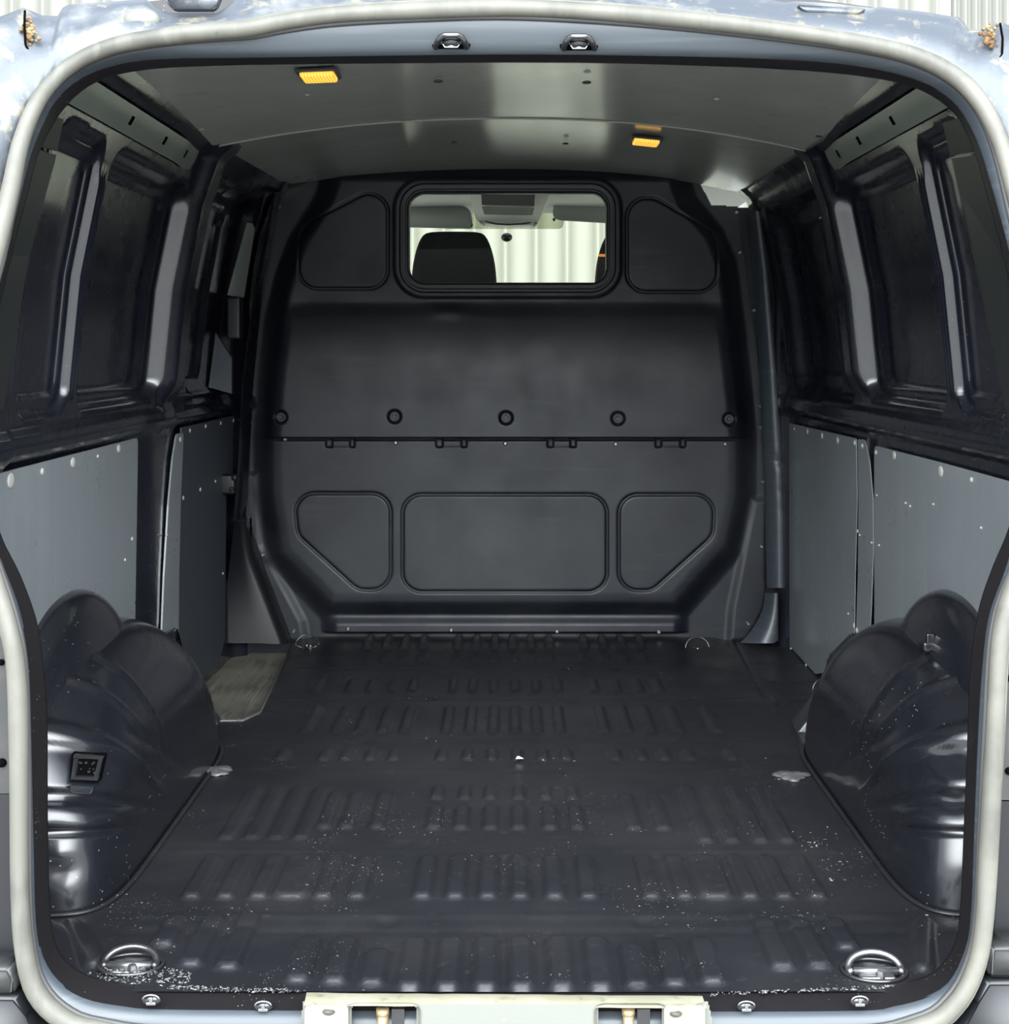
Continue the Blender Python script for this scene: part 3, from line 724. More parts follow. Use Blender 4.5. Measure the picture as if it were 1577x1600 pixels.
# bracket slot on the left wheel arch
t = thing('jack_bracket', 'small black slotted bracket set into the left wheel arch', 'bracket', tuple(arch_at(135, 1205, -1)))
def quad_slab(bm, px, Y, th, dy=None):
    slab(bm, [P(x, y, arch_at(x, y, -1).y+Y) for x, y in px], (0, th, 0))
YBk = -.010
bm = bmesh.new(); quad_slab(bm, [(112, 1178), (163, 1180), (154, 1222), (110, 1217)], YBk+.005, .02)
link('slot', bm_mesh('slot', bm), M['hole'], t, smooth=False)
bm = bmesh.new(); quad_slab(bm, [(115, 1180), (162, 1182), (160, 1187), (114, 1185)], YBk, .01); quad_slab(bm, [(111, 1214), (153, 1215), (152, 1220), (110, 1218)], YBk, .01)
quad_slab(bm, [(115, 1186), (122, 1186), (117, 1215), (111, 1214)], YBk, .01); quad_slab(bm, [(154, 1186), (160, 1186), (152, 1216), (146, 1215)], YBk, .01)
for _ in range(12):
    x, y = random.uniform(120, 150), random.uniform(1190, 1212); p = P(x, y, arch_at(x, y, -1).y+YBk+.003); bmesh.ops.create_icosphere(bm, subdivisions=1, radius=random.uniform(.0015, .003), matrix=Matrix.Translation(p))
link('frame', bm_mesh('frame', bm), M['blacksteel'], t, smooth=False)
bm = bmesh.new(); quad_slab(bm, [(110, 1227), (146, 1230), (143, 1239), (140, 1241), (114, 1239), (110, 1236)], YBk-.002, .012)
link('lower_lip', bm_mesh('lower_lip', bm), M['pillar'], t, smooth=False)

# pillar foot braces between wheel arch and floor
def brace(side, label):
    t = thing('pillar_brace', label, 'brace', (side*.70, 3.35, 0))
    rows = []
    # folded steel gusset: from the wall down to the floor edge
    if side < 0: top, toe, heel = P(250, 1020, 3.32), P(338, 1143, 3.335), P(262, 1146, 3.30)
    else: top, toe, heel = P(1345, 1020, 3.32), P(1243, 1147, 3.32), P(1325, 1150, 3.29)
    bm = bmesh.new()
    back = Vector((0, .07, .01))
    a = [top, top+Vector((side*.05, -.01, -.02)), heel, toe]
    slab(bm, [tuple(p) for p in a], tuple(back))
    es = [e for e in bm.edges]; bmesh.ops.bevel(bm, geom=es, offset=.006, segments=3, affect='EDGES', profile=.6)
    link('gusset', bm_mesh('gusset', bm), M['pillar'], t)
    # box section on top
    bm = bmesh.new()
    if side > 0: pp = [(1308, 1040), (1345, 1002), (1352, 1000), (1390, 1030), (1395, 1070), (1330, 1075), (1304, 1062)]
    else: pp = [(200, 1020), (235, 1003), (262, 992), (268, 1030), (285, 1045), (272, 1060), (215, 1060)]
    slab(bm, [P(x, y, 3.27) for x, y in pp], (0, .10, 0)); bmesh.ops.bevel(bm, geom=list(bm.edges), offset=.005, segments=2, affect='EDGES')
    link('top_box', bm_mesh('top_box', bm), M['arch'], t)
    bm = bmesh.new()
    for k in (0, 1):
        x, y = ((1312+k*10, 1052-k*2) if side > 0 else (248+k*12, 1036-k*8))
        p = P(x, y, 3.262); tube(bm, [p+Vector((0, 0, .012)), p+Vector((0, -.006, .004)), p+Vector((0, -.004, -.012))], .003, 8)
    link('clip', bm_mesh('clip', bm), M['blacksteel'], t)
brace(-1, 'black folded steel brace between left wheel arch and step well')
brace(1, 'black folded steel brace in front of the right wheel arch')

# ------------------------------------------------------------------ hardboard side panels
def panel(name, label, side, px, plugs, mt, xoff=.006, rad=.012, dx=0.0, floor=False):
    pts = []
    for x, y in px: yy, zz = W(x, y); pts.append((yy, max(zz, .004), 0))
    pts2 = round_poly(pts, [rad]*len(pts) if not isinstance(rad, list) else rad, 5)
    cy = sum(p[0] for p in pts2)/len(pts2)
    t = thing(name, label, 'side panel', (side*.81, cy, .4))
    X0 = side*(.812-xoff)
    bm = bmesh.new(); slab(bm, [(X0, y, z) for y, z, _ in pts2], (side*(.004 if side < 0 else .0018), 0, 0))
    link('board', bm_mesh('board', bm), M[mt], t, smooth=False)
    for x, y, *r in plugs:
        yy, zz = W(x, y); r = r[0] if r else .0075
        bm = bmesh.new(); bmesh.ops.create_uvsphere(bm, u_segments=14, v_segments=8, radius=1)
        bmesh.ops.scale(bm, vec=(.0025, r*1.15, r*.9), verts=bm.verts); bmesh.ops.translate(bm, vec=(X0-side*.0005, yy, zz), verts=bm.verts)
        link('plug', bm_mesh('plug', bm), M['clay'], t)
def arc(cx, cy, rx, ry, a0, a1, n=12):
    return [(cx+rx*math.cos(math.radians(a)), cy-ry*math.sin(math.radians(a))) for a in np.linspace(a0, a1, n)]
# rear right: belt line, down, wheel-arch cut-out
panel('side_panel', 'large pale grey hardboard panel on the right wall over the wheel arch', 1,
      [(1376, 696), (1480, 722), (1620, 760), (1672, 774), (1672, 1150), (1560, 1080), (1530, 1000), (1507, 968), (1480, 958), (1455, 966), (1432, 990), (1410, 1024), (1388, 1032), (1374, 1020)],
      [(1408, 712, .010), (1482, 737, .012), (1379, 707, .006), (1460, 952, .011), (1374, 1010, .009), (1531, 750, .006), (1524, 1000, .008), (1380, 774, .003), (1383, 852, .003), (1470, 788, .003), (1426, 786, .003), (1433, 791, .003), (1546, 825, .003)],
      'board', rad=[.02, 0, 0, 0, 0, 0, .0, 0, 0, 0, 0, 0, .01, .01])
panel('side_panel', 'narrow grey hardboard strip standing between the two right wall panels', 1,
      [(1350, 686), (1362, 687), (1369, 720), (1374, 780), (1374, 860), (1370, 950), (1366, 1014), (1345, 996), (1349, 900), (1351, 780)],
      [(1358, 697, .007), (1347, 985, .008), (1363, 1004, .008), (1353, 836, .003), (1372, 848, .003)], 'board', rad=[.012, .015, 0, 0, 0, 0, .008, .004, 0, 0], xoff=.007)
panel('side_panel', 'grey hardboard panel on the right wall next to the bulkhead', 1,
      [(1228, 658), (1347, 685), (1348, 780), (1344, 900), (1342, 994), (1310, 1030), (1300, 1050), (1280, 1063), (1216, 1000), (1217, 920), (1228, 800)],
      [(1249, 670, .005), (1270, 674, .008), (1293, 681, .009), (1318, 688, .010), (1345, 692, .007), (1229, 776, .004), (1226, 884, .005), (1218, 988, .004), (1241, 1014, .006), (1265, 1041, .008), (1342, 978, .008), (1349, 830, .005), (1333, 959, .003)],
      'board', rad=.004)
panel('side_panel', 'large pale grey hardboard panel on the left wall over the wheel arch', -1,
      [(207, 684), (100, 711), (-30, 744), (-74, 755), (-74, 1150), (10, 1100), (50, 1010), (62, 975), (80, 953), (100, 947), (122, 956), (145, 978), (168, 1012), (193, 1022), (203, 1000)],
      [(175, 701, .010), (102, 723, .011), (3, 751, .014), (53, 737, .007), (115, 940, .010), (199, 998, .010), (141, 713, .004), (197, 842, .005), (186, 875, .004)],
      'board', rad=[.02, 0, 0, 0, 0, 0, 0, 0, 0, 0, 0, 0, 0, .008, .01])
panel('side_panel', 'narrow grey hardboard strip on the left pillar', -1,
      [(268, 676), (257, 678), (250, 720), (244, 790), (238, 900), (234, 1016), (262, 996), (262, 900), (264, 780)],
      [(262, 687, .007), (238, 1006, .009), (258, 989, .007), (241, 836, .003)], 'board', rad=[.01, .015, 0, 0, 0, .008, .004, 0, 0], xoff=.022)
panel('side_panel', 'dark scuffed hardboard panel on the sliding door above the step well', -1,
      [(276, 668), (358, 650), (357, 740), (347, 760), (346, 1000), (338, 1040), (318, 1060), (298, 1068), (264, 1040), (263, 900), (272, 760)],
      [(288, 673, .006), (313, 666, .006), (337, 661, .006), (357, 657, .006), (278, 778, .006), (305, 765, .006), (329, 752, .005), (342, 896, .005)],
      'darkboard', rad=[.004, .004, .004, .004, .01, .04, .03, .02, .01, 0, 0])
# sliding door latch and lock blocks
t = thing('door_catch', 'small black catch block on the forward edge of the sliding door', 'catch', tuple(P(357, 755, 4.12)))
bm = bmesh.new(); p = P(357, 756, 4.12); box(bm, p, (.045, .05, .055), bev=.008); link('catch_body', bm_mesh('catch_body', bm), M['rubber'], t)
bm = bmesh.new(); cyl(bm, p+Vector((.022, -.01, .02)), p+Vector((.022, -.034, .02)), .008); cyl(bm, p+Vector((.015, -.02, -.012)), p+Vector((.015, -.036, -.012)), .006)
link('pin', bm_mesh('pin', bm), M['flange'], t)
t = thing('door_lock', 'black lock box below the narrow glass slit of the sliding door', 'lock', tuple(P(366, 500, 4.16)))
bm = bmesh.new(); p = P(367, 497, 4.16); box(bm, p, (.04, .05, .12), bev=.008); link('lock_case', bm_mesh('lock_case', bm), M['rubber'], t)
bm = bmesh.new(); box(bm, P(359, 562, 4.16), (.018, .02, .024), bev=.003); link('lever', bm_mesh('lever', bm), M['pillar'], t)
# diagonal grey brace panel on the door under the lock
bm = bmesh.new(); slab(bm, [P(x, y, 4.12) for x, y in ((337, 520), (362, 560), (362, 615), (326, 605))], (0, .02, 0))
o = link('door_gusset', bm_mesh('door_gusset', bm), M['darkboard'], smooth=False); tag(o, 'dark grey triangular stiffener below the sliding door lock', 'stiffener')

# ------------------------------------------------------------------ rear opening: frame rings, seal
S_ = [(800, 1628), (300, 1622), (150, 1606), (95, 1585), (58, 1545), (42, 1490), (34, 1400), (32, 1200), (28, 1050), (14, 970), (-14, 880), (-45, 780), (-52, 650), (-38, 520), (-6, 400), (18, 300), (36, 220),
      (66, 152), (112, 104), (175, 74), (260, 58), (340, 50), (390, 46), (440, 36), (520, 25), (640, 18), (784, 14), (926, 20), (1060, 31), (1176, 44), (1312, 63), (1420, 86), (1490, 120), (1533, 165),
      (1560, 220), (1580, 290), (1606, 400), (1630, 520), (1640, 650), (1630, 770), (1603, 870), (1574, 940), (1560, 1010), (1552, 1150), (1544, 1300), (1536, 1440), (1522, 1510), (1492, 1565), (1440, 1600), (1300, 1622)]
M_ = [(800, 1580), (300, 1578), (190, 1572), (120, 1555), (75, 1515), (57, 1450), (52, 1300), (48, 1120), (42, 1020), (28, 950), (2, 880), (-28, 800), (-36, 650), (-20, 520), (8, 400), (32, 300), (50, 232),
      (82, 165), (125, 124), (185, 101), (260, 92), (400, 90), (600, 87), (800, 85), (1000, 87), (1200, 92), (1330, 102), (1430, 124), (1490, 158), (1524, 210), (1548, 280), (1580, 400), (1606, 540), (1612, 660), (1602, 780),
      (1576, 880), (1548, 960), (1537, 1040), (1530, 1150), (1524, 1300), (1519, 1430), (1508, 1490), (1475, 1545), (1400, 1572), (1300, 1580)]
I_ = [(800, 1546), (300, 1546), (200, 1541), (135, 1526), (95, 1496), (78, 1440), (73, 1300), (72, 1120), (66, 1040), (55, 970), (30, 900), (0, 838), (-20, 760), (-26, 650), (-10, 520), (16, 400), (42, 300), (60, 236),
      (96, 172), (140, 132), (200, 112), (300, 103), (500, 99), (800, 97), (1000, 99), (1200, 106), (1330, 116), (1425, 134), (1487, 170), (1517, 218), (1540, 290), (1570, 400), (1596, 540), (1602, 660), (1592, 770),
      (1577, 830), (1550, 895), (1530, 960), (1518, 1050), (1513, 1180), (1508, 1300), (1502, 1430), (1490, 1485), (1455, 1525), (1390, 1541), (1300, 1546)]
NR = 420; CX0, CY0 = 795.0, 820.0
def polar(loop):
    a = np.array([math.atan2(y-CY0, x-CX0) for x, y in loop]); x = np.array([p[0] for p in loop]); y = np.array([p[1] for p in loop])
    # smooth with a periodic Catmull-Rom first
    n = len(x); X, Y = [], []
    for i in range(n):
        p0, p1, p2, p3 = [(x[(i+k) % n], y[(i+k) % n]) for k in (-1, 0, 1, 2)]
        for t in np.linspace(0, 1, 12, endpoint=False):
            f = lambda a_, b_, c_, d_: .5*((2*b_)+(-a_+c_)*t+(2*a_-5*b_+4*c_-d_)*t*t+(-a_+3*b_-3*c_+d_)*t**3)
            X.append(f(p0[0], p1[0], p2[0], p3[0])); Y.append(f(p0[1], p1[1], p2[1], p3[1]))
    X, Y = np.array(X), np.array(Y); ang = np.arctan2(Y-CY0, X-CX0); o_ = np.argsort(ang); ang, X, Y = ang[o_], X[o_], Y[o_]
    tg = np.linspace(-PI, PI, NR, endpoint=False)
    return np.interp(tg, ang, X, period=2*PI), np.interp(tg, ang, Y, period=2*PI)
def Yap(py): return np.interp(py, [-60, 30, 150, 500, 1000, 1600], [2.225, 2.20, 2.15, 2.03, 1.955, 1.925])
def ring3(px, py, Y): return np.stack([(px-VX)*Y/FOC, Y, H-(py-VY)*Y/FOC], -1)
sx, sy = polar(S_); mx_, my_ = polar(M_); ix, iy = polar(I_)
topw = sm(400, 60, sy)
RS = ring3(sx, sy, Yap(sy)+.008)
RM = ring3(mx_, my_, Yap(my_)+.020+.03*topw)
RI = ring3(ix, iy, Yap(iy)+.070+.02*topw)
def closed(V):  # close ring direction
    return np.concatenate([V, V[:1]], 0)
def ring_loft(rings, name, m, keep=None, flip=False):
    V = np.stack([closed(r) for r in rings], 1); return link(name, grid_mesh(name, V, keep, flip=flip), m)
mid1 = (RS*.5+RM*.5); mid1[:, 1] -= .006
low = (my_ > 1300) | False
# painted face: glossy lip (whole ring S-M)
RS0 = RS.copy(); RS0[:, 1] += .004
e1 = RS*.8+RM*.2; e1[:, 1] -= .004
e2 = RS*.25+RM*.75; e2[:, 1] -= .006
e3 = RM.copy(); e3[:, 1] += .004
o = ring_loft([RS0, e1, e2, RM, e3], 'trim_opening_face', M['header']); tag(o, kind='structure')
n1 = RM*.9+RI*.1; n1[:, 1] -= .002
n2 = RM*.12+RI*.88; n2[:, 1] -= .004
RI2 = RI.copy(); RI2[:, 1] += .006
RJ = RI.copy(); c = np.array([0, 0, .62]); d_ = RI-c; d_[:, 1] = 0
outw = np.minimum(.06, .06)/np.linalg.norm(d_, axis=1)[:, None]
RJ = RI+d_*outw; RJ[:, 1] += .03
RJ2 = RI+d_*outw*2.2; RJ2[:, 1] += .035
o = ring_loft([RM, n1, n2, RI, RI2, RJ, RJ2], 'trim_opening_frame', M['frame']); tag(o, kind='structure')
# rubber seal
bm = bmesh.new()
RSs = RS.copy(); RSs[:, 1] -= .006
rad = (.0125+.0008*np.sin(np.arange(NR)*.21)).tolist()
tube(bm, [tuple(p) for p in RSs], rad, 14, closed=True)
t = thing('door_seal', 'dirty grey-beige rubber seal running right around the rear opening', 'seal', (0, 2.0, 0))
link('bulb', bm_mesh('bulb', bm), M['seal'], t)
bm = bmesh.new(); q_ = RS*.86+RM*.14
dn = RM-RS; dn /= np.linalg.norm(dn, axis=1)[:, None]
tube(bm, [tuple(p) for p in RS+dn*.013+np.array([0, -.004, 0])], .0045, 8, closed=True)
o = link('carrier_lip', bm_mesh('carrier_lip', bm), M['seal_dark'], t); o['label'] = 'darker inner lip of the seal'
bm = bmesh.new(); tube(bm, [tuple(p) for p in RS-dn*.014+np.array([0, .001, 0])], .003, 8, closed=True)
link('outer_lip', bm_mesh('outer_lip', bm), M['seal'], t)

# striker loops in the header
def striker(cx, cy, label):
    Yh = 2.222; t = thing('latch_striker', label, 'striker', tuple(P(cx, cy, Yh)), 'latch strikers in the header')
    bm = bmesh.new(); slab(bm, [P(x, y, Yh-.004) for x, y in rr_loop(cx-30, cx+30, cy-11, cy+11, 6, 5)], (0, .012, 0))
    link('pocket', bm_mesh('pocket', bm), M['hole'], t, smooth=False)
    bm = bmesh.new()
    pts = [P(cx-24, cy+9, Yh-.002), P(cx-22, cy+2, Yh-.014), P(cx-17, cy-7, Yh-.022), P(cx-10, cy-10, Yh-.024), P(cx, cy-10, Yh-.024), P(cx+10, cy-10, Yh-.024), P(cx+17, cy-7, Yh-.022), P(cx+22, cy+2, Yh-.014), P(cx+24, cy+9, Yh-.002)]
    tube(bm, pts, .0048, 10)
    slab(bm, [P(x, y, Yh-.016) for x, y in ((cx-17, cy-8), (cx+17, cy-8), (cx+11, cy+7), (cx-11, cy+7))], (0, .006, 0))
    link('loop', bm_mesh('loop', bm), M['blacksteel'], t)
    bm = bmesh.new(); tube(bm, [P(cx-14, cy+2, Yh-.019), P(cx-10, cy+9, Yh-.019), P(cx+10, cy+9, Yh-.019), P(cx+14, cy+2, Yh-.019)], .0014, 6)
    tube(bm, [P(cx-15, cy-10, Yh-.029), P(cx+15, cy-10, Yh-.029)], .0012, 6)
    slab(bm, [P(x, y, Yh-.020) for x, y in ((cx-5, cy+5), (cx+5, cy+5), (cx+4, cy+9), (cx-4, cy+9))], (0, .003, 0))
    link('worn_edge', bm_mesh('worn_edge', bm), M['chrome'], t)
striker(705, 65, 'black latch striker in the header, the left of the two')
striker(905, 67, 'black latch striker in the header, the right of the two')

# ------------------------------------------------------------------ sill cover with its two catch openings
t = thing('sill_cover', 'cream and grey plastic cover on the rear sill with two catch openings', 'sill cover', (0, 1.92, 0))
def pq(px, py, Y): p = P(px, py, Y); return p
zt = P(790, 1553, 1.945).z
tops = [(478, 1551, 1.945), (1098, 1556, 1.945), (1112, 1590, 1.90), (1108, 1612, 1.89), (1108, 1612, 1.89)]
# top rail (cream) with a rolled edge
rows = []
for t_ in np.linspace(0, 1, 60):
    x0 = 479+619*t_; y0 = 1551+5*t_
    xa = 470+642*t_
    rows.append([tuple(P(x0, y0+6, 1.975)), tuple(P(x0, y0, 1.948)), tuple(P(x0, y0+1, 1.938)), tuple(P(x0*.7+xa*.3, y0+14, 1.913)), tuple(P(x0*.5+xa*.5, y0+20, 1.906))])
R = np.array(rows); R[..., 2] += .0008*vnoise(R[..., 0], R[..., 1], 40, 8)
link('top_edge', grid_mesh('top_edge', R), M['cream'], t)
# face: built as a grid with the two openings left out
xs = np.arange(468, 1118, 2.0); ys = np.arange(1569, 1680, 2.0)
X, Y = np.meshgrid(xs, ys, indexing='ij')
xc, yc = (X[:-1, :-1]+X[1:, 1:])/2, (Y[:-1, :-1]+Y[1:, 1:])/2
outl = [(474, 1560), (1106, 1560), (1114, 1598), (1100, 1690), (488, 1690), (470, 1592)]
k_ = (poly_sdf(xc, yc, outl) < 0) & (rr(xc, yc, 548, 650, 1575, 1720, 10) > 0) & (rr(xc, yc, 936, 1036, 1576, 1720, 10) > 0)
Yd = np.full(X.shape, 1.906); Yd += .012*sm(10, 0, rr(X, Y, 548, 650, 1575, 1720, 10))+.012*sm(10, 0, rr(X, Y, 936, 1036, 1576, 1720, 10))
Yd += .008*(1-sm(480, 500, X))+.008*sm(1085, 1106, X)
V = np.stack([(X-VX)*1.906/FOC, Yd, H-(Y-VY)*1.906/FOC], -1)
o = link('face', grid_mesh('face', V, k_), M['greysill'], t)
for x0, x1 in ((474, 548), (1036, 1106)):
    bm = bmesh.new(); slab(bm, [P(x, y, 1.902) for x, y in rr_loop(x0+2, x1-4, 1571, 1640, 8, 4)], (0, .004, 0))
    link('end_pad', bm_mesh('end_pad', bm), M['cream'], t, smooth=False)
for (cx, cy) in ((514, 1581), (1056, 1584)):
    bm = bmesh.new(); cyl(bm, P(cx, cy, 1.903), P(cx, cy, 1.900), .0085, .0075, 18); bmesh.ops.scale(bm, vec=(1, 1, .5), space=Matrix.Translation(-P(cx, cy, 1.9)), verts=bm.verts)
    link('screw_hole', bm_mesh('screw_hole', bm), M['clip'], t)
for (x0, x1, cxp) in ((548, 650, 598), (936, 1036, 982)):
    bm = bmesh.new(); slab(bm, [P(x, y, 1.96) for x, y in ((x0-10, 1570), (x1+10, 1570), (x1+10, 1700), (x0-10, 1700))], (0, .01, 0))
    link('catch_recess', bm_mesh('catch_recess', bm), M['hole'], t, smooth=False)
    bm = bmesh.new(); a = P(cxp, 1578, 1.925); cyl(bm, a, a-Vector((0, 0, .10)), .0072, seg=24); cyl(bm, a+Vector((0, 0, .002)), a-Vector((0, 0, .006)), .0085, seg=24)
    link('catch_pin', bm_mesh('catch_pin', bm), M['brass'], t)
    bm = bmesh.new(); slab(bm, [P(x, y, 1.935) for x, y in ((cxp+14, 1577), (cxp+34, 1577), (cxp+34, 1700), (cxp+14, 1700))], (0, .008, 0))
    link('catch_plate', bm_mesh('catch_plate', bm), M['blacksteel'], t, smooth=False)

# sill clips
for i, (cx, cy, lab) in enumerate(((237, 1562, 'small bright sill clip nearest the left corner'), (412, 1572, 'small bright sill clip just left of the cream sill cover'),
                         (1166, 1572, 'small bright sill clip just right of the cream sill cover'), (1343, 1564, 'small bright sill clip nearest the right corner'))):
    Yc = 1.945; p = P(cx, cy, Yc)
    t = thing('sill_clip', lab, 'clip', tuple(p), 'clips along the sill')
    bm = bmesh.new(); cyl(bm, p+Vector((0, .002, 0)), p+Vector((0, -.002, 0)), .013, .012, 28); bmesh.ops.scale(bm, vec=(1, 1, .5), space=Matrix.Translation(-p), verts=bm.verts)
    link('socket', bm_mesh('socket', bm), M['blacksteel'], t)
    bm = bmesh.new(); tube(bm, [p+Vector((.011*math.cos(a), -.004, .006*math.sin(a)+.002)) for a in np.linspace(PI, 0, 12)], .0014, 6)
    link('rim', bm_mesh('rim', bm), M['chrome'], t)
    bm = bmesh.new(); box(bm, p+Vector((0, -.004, -.0035)), (.013, .003, .004), bev=.001); box(bm, p+Vector((0, -.004, .001)), (.005, .003, .008), bev=.001)
    link('tongue', bm_mesh('tongue', bm), M['chrome'], t)

# ------------------------------------------------------------------ lashing rings
def lash_rear(k, label):
    x0, y0, rx, ry = RING[k]
    t = thing('lashing_ring', label, 'lashing ring', (x0, y0, 0), 'lashing rings')
    bm = bmesh.new()
    pts = [(x0+.037*math.cos(a), y0-.004+.020*math.sin(a), .004+.016*max(0, math.sin(a))) for a in np.linspace(-.15*PI, 1.15*PI, 20)]
    tube(bm, pts, .0048, 10); link('ring', bm_mesh('ring', bm), M['blacksteel' if k == 0 else 'steel'], t)
    bm = bmesh.new(); cyl(bm, (x0-.030, y0-.008, .003), (x0+.030, y0-.008, .003), .0055); box(bm, (x0, y0-.010, -.004), (.05, .028, .010), bev=.003)
    link('pivot_bar', bm_mesh('pivot_bar', bm), M['steel'], t)
    bm = bmesh.new(); cyl(bm, (x0+.006, y0-.018, -.002), (x0+.006, y0-.018, .008), .008, .006, 6); link('bolt', bm_mesh('bolt', bm), M['steel'], t, smooth=False)
    bm = bmesh.new(); tube(bm, [(x0+rx*1.05*math.cos(a), y0+ry*1.05*math.sin(a), .001) for a in np.linspace(0, 2*PI, 40)[:-1]], .0028, 8, closed=True)
    link('cup_rim', bm_mesh('cup_rim', bm), M['blacksteel'], t)
lash_rear(0, 'recessed lashing ring in the left rear floor corner, with scraped coating around it')
lash_rear(1, 'recessed bare-metal lashing ring in the right rear floor corner')
def lash_wire(px, py, Y, R, tilt, label, ang=0):
    p = P(px, py, Y); t = thing('lashing_ring', label, 'lashing ring', tuple(p), 'lashing rings')
    bm = bmesh.new()
    Rm = Matrix.Rotation(tilt, 3, 'X'); Rz = Matrix.Rotation(ang, 3, 'Y')
    pts = [p+Rz @ (Rm @ Vector((R*math.cos(a), 0, R*.95*math.sin(a)))) for a in np.linspace(0, PI, 22)]
    tube(bm, pts+[p+Rz @ Vector((-R*.6, 0, -.006)), p+Rz @ Vector((R*.6, 0, -.006)), pts[0]], .0022 if px != 287 else .003, 8)
    link('ring', bm_mesh('ring', bm), M['chrome'] if px == 287 else M['blacksteel'], t)
    bm = bmesh.new(); box(bm, p+Rz @ Vector((0, .004, -.006)), (R*.9, .018, .016), bev=.004); bmesh.ops.create_uvsphere(bm, u_segments=12, v_segments=8, radius=.009, matrix=Matrix.Translation(p+Rz @ Vector((0, -.006, .0))))
    link('anchor', bm_mesh('anchor', bm), M['blacksteel'], t)
lash_wire(480, 1008, 4.22, .033, -.5, 'thin lashing ring lying by the left foot of the bulkhead')
lash_wire(1090, 1013, 4.22, .034, -.3, 'thin lashing ring lying by the right foot of the bulkhead')
lash_wire(287, 1073, 3.30, .030, -.2, 'bright D-shaped lashing ring above the left wheel arch brace', ang=math.radians(55))
lash_wire(1284, 1076, 3.45, .024, -.9, 'black lashing ring on the right pillar brace, seen edge-on', ang=math.radians(-55))
# torn bare spots: flattened anchor cups in front of the arches
for (cx, cy, lab) in ((338, 1206, 'bare silver anchor cup on the floor beside the left wheel arch'), (1238, 1214, 'bare silver anchor cup on the floor beside the right wheel arch')):
    x, y = pf(cx, cy); bm = bmesh.new()
    r = bmesh.ops.create_uvsphere(bm, u_segments=28, v_segments=10, radius=1)
    for v in bm.verts:
        k = 1+.22*math.sin(3*math.atan2(v.co.y, v.co.x)+cx)+.12*math.sin(7*math.atan2(v.co.y, v.co.x))
        v.co = Vector((v.co.x*.034*k, v.co.y*.030*k, v.co.z*.006+.003*mnoise.noise(v.co*6)))
        v.co += Vector((x, y, .002))
    o = link('anchor_cup', bm_mesh('anchor_cup', bm), M['tape']); tag(o, lab, 'anchor cup')
# scraped coating along the sill
def scrape(name, label, poly, z=.0012, seedv=1, m='tape', ncut=900):
    r = random.Random(seedv); bm = bmesh.new()
    xs_ = [p[0] for p in poly]; ys_ = [p[1] for p in poly]; cnt = 0
    while cnt < ncut:
        x, y = r.uniform(min(xs_), max(xs_)), r.uniform(min(ys_), max(ys_))
        if poly_sdf(np.array([x]), np.array([y]), poly)[0] > 0: cnt += .2; continue
        cnt += 1; X0, Y0 = pf(x, y); s = .0004+.0022*r.random()**2.5; a = r.uniform(0, PI)
        vs = [bm.verts.new((X0+s*(2.0 if k % 2 else .8)*math.cos(a+k*PI/2), Y0+s*(2.0 if k % 2 else .8)*math.sin(a+k*PI/2), z+r.uniform(0, .0012))) for k in range(4)]
        top = bm.verts.new((X0, Y0, z+.002)); 
        for k in range(4): bm.faces.new((vs[k], vs[(k+1) % 4], top))
    o = link(name, bm_mesh(name, bm), M[m], smooth=False); tag(o, label, 'debris', kind='stuff')
scrape('paint_flakes', 'bright flaked coating scattered round the left rear lashing ring', [(135, 1524), (165, 1512), (250, 1512), (300, 1520), (295, 1538), (180, 1540)], seedv=2, ncut=260)
scrape('paint_flakes', 'bright flaked coating in a line along the left sill edge', [(250, 1541), (470, 1548), (470, 1553), (330, 1552), (250, 1546)], seedv=3, ncut=200)
scrape('paint_flakes', 'bright flaked coating in a line along the right sill edge', [(1110, 1553), (1300, 1546), (1400, 1541), (1400, 1546), (1110, 1558)], seedv=4, ncut=200)
scrape('paint_flakes', 'pale grit and flaked coating beside the right wheel arch', [(1230, 1300), (1300, 1290), (1330, 1350), (1300, 1380)], seedv=5, ncut=60)
# a white chip on the floor
x, y = pf(812, 1191); bm = bmesh.new(); vs = [bm.verts.new(p) for p in ((x-.008, y-.004, .008), (x+.009, y-.002, .008), (x-.006, y+.010, .010), (x-.002, y, .013))]
for f3 in ((0, 1, 3), (1, 2, 3), (2, 0, 3), (0, 2, 1)): bm.faces.new([vs[k] for k in f3])
o = link('paint_chip', bm_mesh('paint_chip', bm), mat('white_chip', (.8, .8, .76), .6), smooth=False); tag(o, 'tiny white chip lying in the middle of the floor', 'chip')

# ------------------------------------------------------------------ outside of the body round the opening
OUT = [(-60, 150), (-30, 60), (0, 26), (37, 12), (66, 24), (90, 25), (98, 12), (108, 7), (180, 2), (228, -1), (245, 12), (262, 20), (340, 20), (358, 8), (372, -4), (600, -14), (800, -18), (1000, -14), (1190, -4), (1225, 3), (1240, 2),
       (1300, 5), (1362, 12), (1378, 11), (1440, 18), (1498, 27), (1508, 36), (1513, 47), (1535, 46), (1562, 34), (1590, 44), (1630, 110), (1660, 200)]
INN = [(-20, 400), (0, 300), (20, 230), (45, 170), (62, 150), (66, 140), (75, 130), (84, 118), (150, 85), (210, 65), (235, 60), (262, 56), (330, 50), (350, 48), (370, 46), (600, 22), (790, 14), (930, 20), (1175, 42), (1225, 49),
       (1240, 51), (1290, 58), (1350, 68), (1365, 71), (1420, 86), (1470, 108), (1480, 115), (1490, 122), (1510, 140), (1535, 168), (1565, 230), (1590, 300), (1620, 420)]
t = thing('roof_edge', 'dirty silver-blue steel roof edge of the van above the seal', 'roof edge', (0, 2.3, 1.4))
rows = []
